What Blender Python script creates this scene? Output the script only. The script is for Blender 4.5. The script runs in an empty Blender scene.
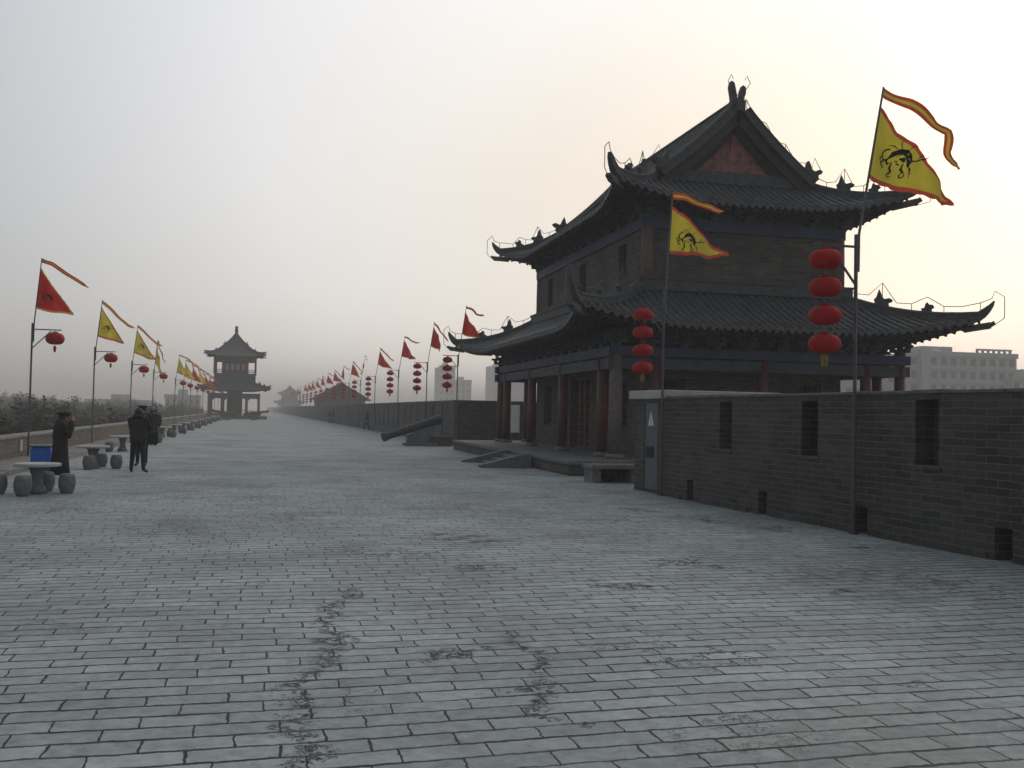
import bpy, bmesh, math, random
from mathutils import Vector, Matrix
random.seed(7)
R=math.radians
sc=bpy.context.scene
C=sc.collection
# ------------------------------------------------------------------ camera
F,YAW,PITCH,ROLL,HCAM=985.0,14.6,1.7,1.15,1.8
y_,p_,r_=R(YAW),R(PITCH),R(ROLL)
fw=Vector((math.sin(y_)*math.cos(p_),math.cos(y_)*math.cos(p_),math.sin(p_)))
rt=Vector((math.cos(y_),-math.sin(y_),0)); up=rt.cross(fw)
rt2=rt*math.cos(r_)+up*math.sin(r_); up2=-rt*math.sin(r_)+up*math.cos(r_)
cd=bpy.data.cameras.new('camera'); cam=bpy.data.objects.new('camera',cd); C.objects.link(cam)
m=Matrix((rt2,up2,-fw)).transposed().to_4x4(); m.translation=Vector((0,0,HCAM)); cam.matrix_world=m
cd.sensor_width=36; cd.lens=F/1024*36; cd.clip_start=.1; cd.clip_end=20000
sc.camera=cam
# ------------------------------------------------------------------ sky, sun, exposure
SUN_AZ,SUN_EL=R(46),R(19)
sdir=Vector((math.sin(SUN_AZ)*math.cos(SUN_EL),math.cos(SUN_AZ)*math.cos(SUN_EL),math.sin(SUN_EL)))
w=bpy.data.worlds.new('World'); sc.world=w; w.use_nodes=True
nt=w.node_tree; N=nt.nodes; L=nt.links; N.clear()
def wn(t,**k):
    n=N.new(t)
    for a,b in k.items(): setattr(n,a,b)
    return n
out=wn('ShaderNodeOutputWorld'); bg=wn('ShaderNodeBackground'); bg2=wn('ShaderNodeBackground'); add=wn('ShaderNodeAddShader')
sky=wn('ShaderNodeTexSky',sky_type='NISHITA',sun_disc=False,sun_elevation=SUN_EL,sun_rotation=SUN_AZ,dust_density=2,air_density=1,ozone_density=1)
hsv=wn('ShaderNodeHueSaturation'); hsv.inputs['Saturation'].default_value=.3
L.new(sky.outputs[0],hsv.inputs['Color']);  bg.inputs['Strength'].default_value=.05
# thin overcast veil: a pale cloud layer brightest around the hidden sun
tc=wn('ShaderNodeTexCoord'); dot=wn('ShaderNodeVectorMath',operation='DOT_PRODUCT'); dot.inputs[1].default_value=sdir
L.new(tc.outputs['Generated'],dot.inputs[0])
ramp=wn('ShaderNodeValToRGB'); mr=wn('ShaderNodeMapRange'); mr.inputs[1].default_value=-1; mr.inputs[2].default_value=1
L.new(dot.outputs['Value'],mr.inputs[0]); L.new(mr.outputs[0],ramp.inputs[0])
SKYRAMP=[(0,(.095,.105,.12)),(.45,(.11,.122,.14)),(.66,(.22,.24,.275)),(.77,(.40,.42,.455)),(.86,(.66,.655,.665)),(.93,(.87,.86,.85)),(1,(.90,.86,.80))]
ramp.color_ramp.interpolation='B_SPLINE'; el=ramp.color_ramp.elements
el[0].position=0; el[0].color=(*SKYRAMP[0][1],1); el[1].position=1; el[1].color=(*SKYRAMP[-1][1],1)
for p,c in SKYRAMP[1:-1]:
    e=el.new(p); e.color=(*c,1)
# the lowest degrees of the sky are a little dustier and warmer
sz=wn('ShaderNodeSeparateXYZ'); L.new(tc.outputs['Generated'],sz.inputs[0])
lr_=wn('ShaderNodeValToRGB'); mz=wn('ShaderNodeMapRange'); mz.inputs[1].default_value=0; mz.inputs[2].default_value=.42; L.new(sz.outputs[2],mz.inputs[0]); L.new(mz.outputs[0],lr_.inputs[0])
le=lr_.color_ramp.elements; le[0].position=0; le[0].color=(.92,.85,.80,1); le[1].position=1; le[1].color=(1,1,1,1); q=le.new(.35); q.color=(.93,.89,.84,1)
mulc=wn('ShaderNodeMix',data_type='RGBA',blend_type='MULTIPLY'); mulc.inputs[0].default_value=1; L.new(ramp.outputs[0],mulc.inputs[6]); L.new(lr_.outputs[0],mulc.inputs[7])
# amber glow low under the hidden sun only
wr_=wn('ShaderNodeValToRGB'); L.new(mz.outputs[0],wr_.inputs[0]); we=wr_.color_ramp.elements; we[0].position=.1; we[0].color=(.80,.70,.60,1); we[1].position=1; we[1].color=(1,1,1,1); q=we.new(.55); q.color=(.83,.71,.56,1)
wf=wn('ShaderNodeMapRange'); wf.inputs[1].default_value=.86; wf.inputs[2].default_value=.99; L.new(mr.outputs[0],wf.inputs[0])
m3=wn('ShaderNodeMix',data_type='RGBA',blend_type='MULTIPLY'); L.new(wf.outputs[0],m3.inputs[0]); L.new(mulc.outputs[2],m3.inputs[6]); L.new(wr_.outputs[0],m3.inputs[7])
fa=wn('ShaderNodeMix',data_type='RGBA',blend_type='MULTIPLY'); L.new(wf.outputs[0],fa.inputs[0]); L.new(hsv.outputs[0],fa.inputs[6]); fa.inputs[7].default_value=(.38,.36,.33,1); L.new(fa.outputs[2],bg.inputs['Color'])
L.new(m3.outputs[2],bg2.inputs['Color']); bg2.inputs['Strength'].default_value=.95
L.new(bg.outputs[0],add.inputs[0]); L.new(bg2.outputs[0],add.inputs[1]); L.new(add.outputs[0],out.inputs['Surface'])
sd=bpy.data.lights.new('sun','SUN'); sd.energy=.5; sd.angle=R(14); sd.color=(1,.9,.76)
so=bpy.data.objects.new('sun',sd); C.objects.link(so); so.rotation_euler=(-sdir).to_track_quat('-Z','Y').to_euler()
vs=sc.view_settings; sc.display_settings.display_device='sRGB'
vs.view_transform='Standard'; vs.look='None'; vs.exposure=0.1; vs.gamma=1; vs.use_curve_mapping=False
cy=sc.cycles; cy.max_bounces=5; cy.diffuse_bounces=2; cy.glossy_bounces=2; cy.transmission_bounces=3; cy.volume_bounces=2; cy.transparent_max_bounces=8
cy.use_denoising=True; cy.use_adaptive_sampling=True; cy.adaptive_threshold=.03

# ------------------------------------------------------------------ materials
def mat(name,col,rough=.8,var=.25,scale=3.0,metal=0,bump=0,bscale=20,col2=None,spec=None,translucent=0):
    m=bpy.data.materials.new(name); m.use_nodes=True; nt=m.node_tree; N=nt.nodes; L=nt.links
    b=N['Principled BSDF']; b.inputs['Roughness'].default_value=rough; b.inputs['Metallic'].default_value=metal
    if spec is not None: b.inputs['Specular IOR Level'].default_value=spec
    tc=N.new('ShaderNodeTexCoord'); no=N.new('ShaderNodeTexNoise'); no.inputs['Scale'].default_value=scale; no.inputs['Detail'].default_value=5
    L.new(tc.outputs['Object'],no.inputs['Vector'])
    rp=N.new('ShaderNodeValToRGB'); c2=col2 or tuple(c*(1-var) for c in col); c1=tuple(min(1,c*(1+var)) for c in col)
    rp.color_ramp.elements[0].position=.32; rp.color_ramp.elements[0].color=(*c2,1); rp.color_ramp.elements[1].position=.68; rp.color_ramp.elements[1].color=(*c1,1)
    L.new(no.outputs['Fac'],rp.inputs[0]); L.new(rp.outputs[0],b.inputs['Base Color'])
    if bump:
        n2=N.new('ShaderNodeTexNoise'); n2.inputs['Scale'].default_value=bscale; n2.inputs['Detail'].default_value=4
        L.new(tc.outputs['Object'],n2.inputs['Vector'])
        bp=N.new('ShaderNodeBump'); bp.inputs['Strength'].default_value=bump; bp.inputs['Distance'].default_value=.03
        L.new(n2.outputs['Fac'],bp.inputs['Height']); L.new(bp.outputs[0],b.inputs['Normal'])
    if translucent:
        tr=N.new('ShaderNodeBsdfTranslucent'); mx=N.new('ShaderNodeMixShader'); mx.inputs[0].default_value=translucent
        L.new(rp.outputs[0],tr.inputs['Color']); L.new(b.outputs[0],mx.inputs[1]); L.new(tr.outputs[0],mx.inputs[2]); L.new(mx.outputs[0],N['Material Output'].inputs['Surface'])
    return m
def math_node(N,L,op,a,b=None,c=None):
    n=N.new('ShaderNodeMath'); n.operation=op
    for i,v in enumerate((a,b,c)):
        if v is None: continue
        if hasattr(v,'links') or hasattr(v,'is_linked'): L.new(v,n.inputs[i])
        else: n.inputs[i].default_value=v
    return n.outputs[0]
def brick_mat(name,ca,cb,mortar,bw,bh,ms,rough=.85,floor=False,dist=.012,bumpd=.018,crack=None,stain=.45,axis_mul=1):
    m=bpy.data.materials.new(name); m.use_nodes=True; nt=m.node_tree; N=nt.nodes; L=nt.links
    b=N['Principled BSDF']
    tc=N.new('ShaderNodeTexCoord'); sep=N.new('ShaderNodeSeparateXYZ'); L.new(tc.outputs['Object'],sep.inputs[0])
    cmb=N.new('ShaderNodeCombineXYZ')
    if floor: L.new(sep.outputs[0],cmb.inputs[0]); L.new(sep.outputs[1],cmb.inputs[1])
    else:
        s=math_node(N,L,'ADD',sep.outputs[0],sep.outputs[1]); L.new(s,cmb.inputs[0]); L.new(sep.outputs[2],cmb.inputs[1])
    # uneven hand-laid joints
    no=N.new('ShaderNodeTexNoise'); no.inputs['Scale'].default_value=2.2 if floor else 3; no.inputs['Detail'].default_value=3; L.new(tc.outputs['Object'],no.inputs['Vector'])
    sb=N.new('ShaderNodeVectorMath'); sb.operation='SUBTRACT'; L.new(no.outputs['Color'],sb.inputs[0]); sb.inputs[1].default_value=(.5,.5,.5)
    sl=N.new('ShaderNodeVectorMath'); sl.operation='SCALE'; L.new(sb.outputs[0],sl.inputs[0]); sl.inputs['Scale'].default_value=dist*4
    ad=N.new('ShaderNodeVectorMath'); ad.operation='ADD'; L.new(cmb.outputs[0],ad.inputs[0]); L.new(sl.outputs[0],ad.inputs[1])
    vec=ad.outputs[0]
    if floor:
        nf=N.new('ShaderNodeTexNoise'); nf.inputs['Scale'].default_value=14; nf.inputs['Detail'].default_value=3; L.new(tc.outputs['Object'],nf.inputs['Vector'])
        sb2=N.new('ShaderNodeVectorMath'); sb2.operation='SUBTRACT'; L.new(nf.outputs['Color'],sb2.inputs[0]); sb2.inputs[1].default_value=(.5,.5,.5)
        sl2=N.new('ShaderNodeVectorMath'); sl2.operation='SCALE'; L.new(sb2.outputs[0],sl2.inputs[0]); sl2.inputs['Scale'].default_value=.03
        ad2=N.new('ShaderNodeVectorMath'); ad2.operation='ADD'; L.new(vec,ad2.inputs[0]); L.new(sl2.outputs[0],ad2.inputs[1]); vec=ad2.outputs[0]
        nf2=N.new('ShaderNodeTexNoise'); nf2.inputs['Scale'].default_value=45; nf2.inputs['Detail'].default_value=2; L.new(tc.outputs['Object'],nf2.inputs['Vector'])
        q2=N.new('ShaderNodeVectorMath'); q2.operation='MULTIPLY_ADD'; L.new(nf2.outputs['Color'],q2.inputs[0]); q2.inputs[1].default_value=(.012,.012,0); L.new(vec,q2.inputs[2]); vec=q2.outputs[0]
        # every course starts at its own offset
        sp=N.new('ShaderNodeSeparateXYZ'); L.new(vec,sp.inputs[0]); row=math_node(N,L,'FLOOR',math_node(N,L,'DIVIDE',sp.outputs[1],bh)); wno=N.new('ShaderNodeTexWhiteNoise'); wno.noise_dimensions='1D'; L.new(row,wno.inputs['W'])
        cb2=N.new('ShaderNodeCombineXYZ'); L.new(math_node(N,L,'MULTIPLY_ADD',wno.outputs['Value'],bw*.42,sp.outputs[0]),cb2.inputs[0]); L.new(sp.outputs[1],cb2.inputs[1]); vec=cb2.outputs[0]
    br=N.new('ShaderNodeTexBrick'); br.offset=.5; br.inputs['Scale'].default_value=1; br.inputs['Brick Width'].default_value=bw; br.inputs['Row Height'].default_value=bh
    br.inputs['Mortar Size'].default_value=ms; br.inputs['Mortar Smooth'].default_value=.15; br.inputs['Bias'].default_value=0
    br.inputs['Color1'].default_value=(0,0,0,1); br.inputs['Color2'].default_value=(1,1,1,1); br.inputs['Mortar'].default_value=(0.5,0.5,0.5,1)
    L.new(vec,br.inputs['Vector'])
    mixc=N.new('ShaderNodeMix'); mixc.data_type='RGBA'; L.new(br.outputs['Color'],mixc.inputs[0]); mixc.inputs[6].default_value=(*ca,1); mixc.inputs[7].default_value=(*cb,1)
    # weather blotches
    n3=N.new('ShaderNodeTexNoise'); n3.inputs['Scale'].default_value=.35 if floor else .8; n3.inputs['Detail'].default_value=7; n3.inputs['Roughness'].default_value=.65; L.new(tc.outputs['Object'],n3.inputs['Vector'])
    mrr=N.new('ShaderNodeMapRange'); mrr.inputs[1].default_value=.35; mrr.inputs[2].default_value=.65; mrr.inputs[3].default_value=1-stain; mrr.inputs[4].default_value=1+stain*.35; L.new(n3.outputs['Fac'],mrr.inputs[0])
    n4=N.new('ShaderNodeTexNoise'); n4.inputs['Scale'].default_value=9 if floor else 14; n4.inputs['Detail'].default_value=8; n4.inputs['Roughness'].default_value=.7; L.new(tc.outputs['Object'],n4.inputs['Vector'])
    mr4=N.new('ShaderNodeMapRange'); mr4.inputs[1].default_value=.3; mr4.inputs[2].default_value=.7; mr4.inputs[3].default_value=.70; mr4.inputs[4].default_value=1.22; L.new(n4.outputs['Fac'],mr4.inputs[0])
    k=math_node(N,L,'MULTIPLY',mrr.outputs[0],mr4.outputs[0])
    sc1=N.new('ShaderNodeVectorMath'); sc1.operation='SCALE'; L.new(mixc.outputs[2],sc1.inputs[0]); L.new(k,sc1.inputs['Scale'])
    col=sc1.outputs[0]
    joint=br.outputs['Fac']
    if floor:
        # some joints worn wide and dark, in long streaks
        mp=N.new('ShaderNodeMapping'); mp.inputs['Scale'].default_value=(.9,2.6,1); L.new(tc.outputs['Object'],mp.inputs[0])
        n5=N.new('ShaderNodeTexNoise'); n5.inputs['Scale'].default_value=1.1; n5.inputs['Detail'].default_value=5; L.new(mp.outputs[0],n5.inputs['Vector'])
        st=N.new('ShaderNodeMapRange'); st.inputs[1].default_value=.5; st.inputs[2].default_value=.62; L.new(n5.outputs['Fac'],st.inputs[0])
        br2=N.new('ShaderNodeTexBrick'); br2.offset=.5
        for nm,v in (('Scale',1),('Brick Width',bw),('Row Height',bh),('Mortar Size',ms*1.7),('Mortar Smooth',.5)): br2.inputs[nm].default_value=v
        L.new(vec,br2.inputs['Vector'])
        wide=math_node(N,L,'MULTIPLY',br2.outputs['Fac'],st.outputs[0])
        br3=N.new('ShaderNodeTexBrick')
        for nm,v in (('Scale',1),('Brick Width',60),('Row Height',bh),('Mortar Size',ms*2.9),('Mortar Smooth',.5)): br3.inputs[nm].default_value=v
        sh3=N.new('ShaderNodeVectorMath'); sh3.operation='ADD'; sh3.inputs[1].default_value=(16.3,0,0); L.new(vec,sh3.inputs[0]); L.new(sh3.outputs[0],br3.inputs['Vector']); mp3=N.new('ShaderNodeMapping'); mp3.inputs['Scale'].default_value=(1.3,5.0,1); L.new(tc.outputs['Object'],mp3.inputs[0])
        n7=N.new('ShaderNodeTexNoise'); n7.inputs['Scale'].default_value=1; n7.inputs['Detail'].default_value=4; L.new(mp3.outputs[0],n7.inputs['Vector'])
        s7=N.new('ShaderNodeMapRange'); s7.inputs[1].default_value=.32; s7.inputs[2].default_value=.6; L.new(n7.outputs['Fac'],s7.inputs[0])
        wide=math_node(N,L,'MAXIMUM',wide,math_node(N,L,'MULTIPLY',br3.outputs['Fac'],s7.outputs[0]))
        nl=N.new('ShaderNodeTexNoise'); nl.inputs['Scale'].default_value=3.2; nl.inputs['Detail'].default_value=4; nl.inputs['Roughness'].default_value=.6; L.new(tc.outputs['Object'],nl.inputs['Vector'])
        # hairline + broken cracks
        vo=N.new('ShaderNodeTexVoronoi'); vo.feature='DISTANCE_TO_EDGE'; vo.inputs['Scale'].default_value=2.4; 
        ad3=N.new('ShaderNodeVectorMath'); ad3.operation='ADD'; L.new(tc.outputs['Object'],ad3.inputs[0]); sl3=N.new('ShaderNodeVectorMath'); sl3.operation='SCALE'; L.new(sb2.outputs[0],sl3.inputs[0]); sl3.inputs['Scale'].default_value=.35; L.new(sl3.outputs[0],ad3.inputs[1]); L.new(ad3.outputs[0],vo.inputs['Vector'])
        ck=N.new('ShaderNodeMapRange'); ck.inputs[1].default_value=.0; ck.inputs[2].default_value=.03; ck.inputs[3].default_value=1; ck.inputs[4].default_value=0; L.new(vo.outputs['Distance'],ck.inputs[0])
        n6=N.new('ShaderNodeTexNoise'); n6.inputs['Scale'].default_value=.45; n6.inputs['Detail'].default_value=3; L.new(tc.outputs['Object'],n6.inputs['Vector'])
        s6=N.new('ShaderNodeMapRange'); s6.inputs[1].default_value=.56; s6.inputs[2].default_value=.66; L.new(n6.outputs['Fac'],s6.inputs[0])
        # crumbled strips: distance to hand-placed meandering lines
        masks=[math_node(N,L,'MULTIPLY',ck.outputs[0],s6.outputs[0])]
        nb=N.new('ShaderNodeTexNoise'); nb.inputs['Scale'].default_value=10; nb.inputs['Detail'].default_value=6; nb.inputs['Roughness'].default_value=.75; L.new(tc.outputs['Object'],nb.inputs['Vector'])
        vo2=N.new('ShaderNodeTexVoronoi'); vo2.feature='DISTANCE_TO_EDGE'; vo2.inputs['Scale'].default_value=5.2; L.new(ad3.outputs[0],vo2.inputs['Vector'])
        c2=N.new('ShaderNodeMapRange'); c2.inputs[1].default_value=.02; c2.inputs[2].default_value=.11; c2.inputs[3].default_value=1; c2.inputs[4].default_value=0; L.new(vo2.outputs['Distance'],c2.inputs[0])
        frag=c2.outputs[0]; core=N.new('ShaderNodeMapRange'); core.inputs[1].default_value=.56; core.inputs[2].default_value=.62; L.new(nb.outputs['Fac'],core.inputs[0]); frag=math_node(N,L,'MAXIMUM',frag,core.outputs[0])
        for (x0,slope,ya,yb,wd,sd_) in crack:
            lx=math_node(N,L,'MULTIPLY_ADD',sep.outputs[1],slope,x0)
            wv=math_node(N,L,'SINE',math_node(N,L,'MULTIPLY_ADD',sep.outputs[1],2.6,sd_)); wv2=math_node(N,L,'MULTIPLY',math_node(N,L,'SINE',math_node(N,L,'MULTIPLY',sep.outputs[1],7.3)),.05)
            dx=math_node(N,L,'ABSOLUTE',math_node(N,L,'SUBTRACT',sep.outputs[0],math_node(N,L,'ADD',math_node(N,L,'MULTIPLY_ADD',wv,.09,lx),wv2)))
            q=N.new('ShaderNodeMapRange'); q.inputs[1].default_value=0; q.inputs[2].default_value=wd; q.inputs[3].default_value=1; q.inputs[4].default_value=0; L.new(dx,q.inputs[0])
            yl=math_node(N,L,'MULTIPLY',math_node(N,L,'GREATER_THAN',sep.outputs[1],ya),math_node(N,L,'LESS_THAN',sep.outputs[1],yb))
            g=math_node(N,L,'ADD',q.outputs[0],math_node(N,L,'MULTIPLY_ADD',nb.outputs['Fac'],2.4,-1.55)); g2=N.new('ShaderNodeClamp'); L.new(math_node(N,L,'MULTIPLY',g,1.6),g2.inputs[0])
            masks.append(math_node(N,L,'MULTIPLY',math_node(N,L,'MULTIPLY',math_node(N,L,'MULTIPLY',g2.outputs[0],frag),yl),math_node(N,L,'GREATER_THAN',q.outputs[0],0.01)))
        # small broken gouges along joints: (x,y,half length,half width)
        for (gx,gy,gl,gw) in [(-.13,6.08,.36,.04),(-1.0,5.2,.5,.015),(1.72,6.25,.34,.12),(1.95,5.5,.25,.12),(.6,7.9,.3,.25),(1.5,7.3,.5,.35),(3.9,9.9,.7,.6),(5.2,11.3,.8,.7),(2.6,11.4,.6,.5),(8.3,14.5,.5,.7),(7.8,16.0,.45,.9),(7.2,17.8,.5,.9),(8.5,12.5,.4,.6),(-2.2,8,.3,.1),(4.3,5.9,.3,.12),(6.2,9.2,.5,.3),(3,14,.8,.9)]:
            ex=math_node(N,L,'ABSOLUTE',math_node(N,L,'SUBTRACT',sep.outputs[0],gx)); ey=math_node(N,L,'ABSOLUTE',math_node(N,L,'SUBTRACT',sep.outputs[1],gy))
            dd=math_node(N,L,'MAXIMUM',math_node(N,L,'DIVIDE',ex,gl),math_node(N,L,'DIVIDE',ey,gw))
            g=math_node(N,L,'SUBTRACT',math_node(N,L,'MULTIPLY_ADD',nl.outputs['Fac'],3.2,-1.1),math_node(N,L,'MULTIPLY_ADD',dd,1.0,math_node(N,L,'MULTIPLY_ADD',nb.outputs['Fac'],.8,-.4))); g2=N.new('ShaderNodeClamp'); L.new(math_node(N,L,'MULTIPLY',g,3),g2.inputs[0])
            masks.append(math_node(N,L,'MULTIPLY',g2.outputs[0],frag) if gw>.05 else g2.outputs[0])
        cr=masks[0]
        for q in masks[1:]: cr=math_node(N,L,'MAXIMUM',cr,q)
        joint=math_node(N,L,'MAXIMUM',math_node(N,L,'MAXIMUM',joint,wide),cr)
    mx2=N.new('ShaderNodeMix'); mx2.data_type='RGBA'; L.new(joint,mx2.inputs[0]); L.new(col,mx2.inputs[6]); mx2.inputs[7].default_value=(*mortar,1)
    L.new(mx2.outputs[2],b.inputs['Base Color'])
    b.inputs['Roughness'].default_value=rough
    h=math_node(N,L,'MULTIPLY_ADD',joint,-1.0,math_node(N,L,'MULTIPLY_ADD',n4.outputs['Fac'],.35,math_node(N,L,'MULTIPLY',br.outputs['Color'],.7)))
    bp=N.new('ShaderNodeBump'); bp.inputs['Strength'].default_value=.9; bp.inputs['Distance'].default_value=bumpd; L.new(h,bp.inputs['Height']); L.new(bp.outputs[0],b.inputs['Normal'])
    if floor:
        rr=N.new('ShaderNodeMapRange'); rr.inputs[3].default_value=.6; rr.inputs[4].default_value=.9; b.inputs['Specular IOR Level'].default_value=.3; L.new(n3.outputs['Fac'],rr.inputs[0]); L.new(rr.outputs[0],b.inputs['Roughness'])
    return m
M={}
M['floor']=brick_mat('worn_grey_paving_brick',(.32,.36,.365),(.42,.462,.46),(.022,.026,.025),.48,.205,.0062,floor=True,crack=[(-.62,.155,4.0,10.2,.18,0.4),(1.15,.12,5.6,8.0,.13,2.2)],stain=.34)
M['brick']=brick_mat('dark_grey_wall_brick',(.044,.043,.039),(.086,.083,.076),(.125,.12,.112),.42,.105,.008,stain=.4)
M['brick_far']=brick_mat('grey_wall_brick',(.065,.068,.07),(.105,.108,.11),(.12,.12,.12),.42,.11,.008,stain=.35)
M['brick_core']=brick_mat('pavilion_wall_brick',(.06,.056,.048),(.11,.102,.09),(.12,.115,.10),.42,.105,.007,stain=.45)
M['brick_left']=brick_mat('brown_grey_wall_brick',(.075,.068,.06),(.13,.115,.1),(.15,.14,.13),.42,.105,.008,stain=.35)
M['coping']=mat('coping_stone',(.13,.13,.125),.8,.3,4,bump=.3)
M['coping_l']=mat('light_coping_stone',(.19,.185,.175),.8,.25,4,bump=.3)
M['stone']=mat('grey_granite',(.14,.143,.145),.75,.25,9,bump=.3)
M['stone_l']=mat('pale_table_stone',(.42,.41,.38),.6,.12,9)
M['tile']=mat('grey_roof_tile',(.062,.07,.074),.62,.38,5,bump=.35,bscale=26)
M['ridge']=mat('dark_ridge_tile',(.055,.062,.066),.7,.3,6,bump=.4,bscale=14)
M['wood']=mat('dark_painted_timber',(.035,.03,.032),.7,.3,5)
M['teal']=mat('teal_painted_beam',(.028,.05,.062),.65,.4,4,col2=(.03,.03,.04))
M['blue']=mat('blue_painted_beam',(.016,.032,.08),.6,.5,3,col2=(.02,.025,.05))
M['red_col']=mat('maroon_lacquer',(.095,.026,.025),.5,.3,4)
M['pale_col']=mat('faded_pink_column',(.14,.085,.075),.65,.25,5)
M['grey_col']=mat('grey_column',(.12,.105,.10),.7,.3,6,col2=(.11,.085,.08))
M['gable']=mat('faded_red_gable_board',(.26,.10,.09),.7,.5,4,col2=(.11,.055,.05))
M['void']=mat('dark_interior',(.012,.012,.013),.9,.1)
M['lattice']=mat('brown_lattice',(.06,.035,.03),.7,.25)
M['metal']=mat('grey_painted_steel',(.12,.13,.15),.45,.15,6,metal=.3)
M['pole']=mat('dark_steel_pole',(.075,.085,.105),.45,.2,5,metal=.3)
M['panel']=mat('blue_grey_steel_panel',(.085,.10,.125),.55,.12,5)
M['white']=mat('white_paint',(.72,.72,.70),.6,.05,5)
M['slab']=mat('pale_concrete_slab',(.42,.41,.38),.7,.12,3)
M['red']=mat('red_silk',(.45,.013,.016),.75,.2,3,translucent=.25)
M['redf']=mat('red_flag_cloth',(.47,.028,.024),.85,.12,3,translucent=.5)
M['yel']=mat('yellow_flag_cloth',(.66,.56,.06),.85,.1,3,translucent=.5)
M['bord']=mat('red_flag_border',(.60,.09,.055),.85,.12,3,translucent=.45)
M['black']=mat('black_print',(.015,.015,.02),.9,.1)
M['gold']=mat('yellow_tassel',(.22,.17,.05),.7,.3,12)
M['cast']=mat('black_cast_iron',(.028,.03,.033),.55,.3,6,metal=.2)
M['crate']=mat('slate_blue_box',(.11,.13,.16),.7,.2,4)
M['brownbox']=mat('brown_timber',(.075,.055,.045),.8,.3,5)
M['bin']=mat('blue_plastic',(.012,.11,.48),.4,.1,4)
M['wire']=mat('wire',(.1,.1,.1),.5,.1)
M['coat']=mat('black_wool',(.012,.013,.016),.9,.3,20)
M['trous']=mat('dark_navy_trousers',(.013,.014,.02),.9,.3,20)
M['skin']=mat('skin',(.36,.2,.14),.6,.1)
M['hair']=mat('black_hair',(.01,.009,.009),.6,.2)
M['fur']=mat('brown_fur_collar',(.09,.03,.025),.95,.4,40)
M['button']=mat('brass_button',(.6,.5,.3),.35,.1,metal=.7)
M['bark']=mat('grey_bark',(.075,.065,.055),.9,.3,8)
M['leaf']=mat('grey_green_winter_foliage',(.036,.043,.034),.9,.4,2)
M['leaf2']=mat('brown_winter_foliage',(.042,.037,.03),.9,.4,2)
M['city']=mat('city_soil',(.10,.10,.09),.95,.35,.02)
M['bwhite']=mat('white_facade',(.34,.35,.355),.7,.08,.3)
M['bgrey']=mat('grey_facade',(.3,.32,.35),.7,.1,.2)
M['glass']=mat('dark_window_glass',(.07,.09,.11),.25,.2,1)
M['jade']=mat('pale_window_paper',(.42,.43,.42),.7,.1,4)
M['red_far']=mat('red_lacquer',(.2,.03,.03),.5,.2,3)

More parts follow.
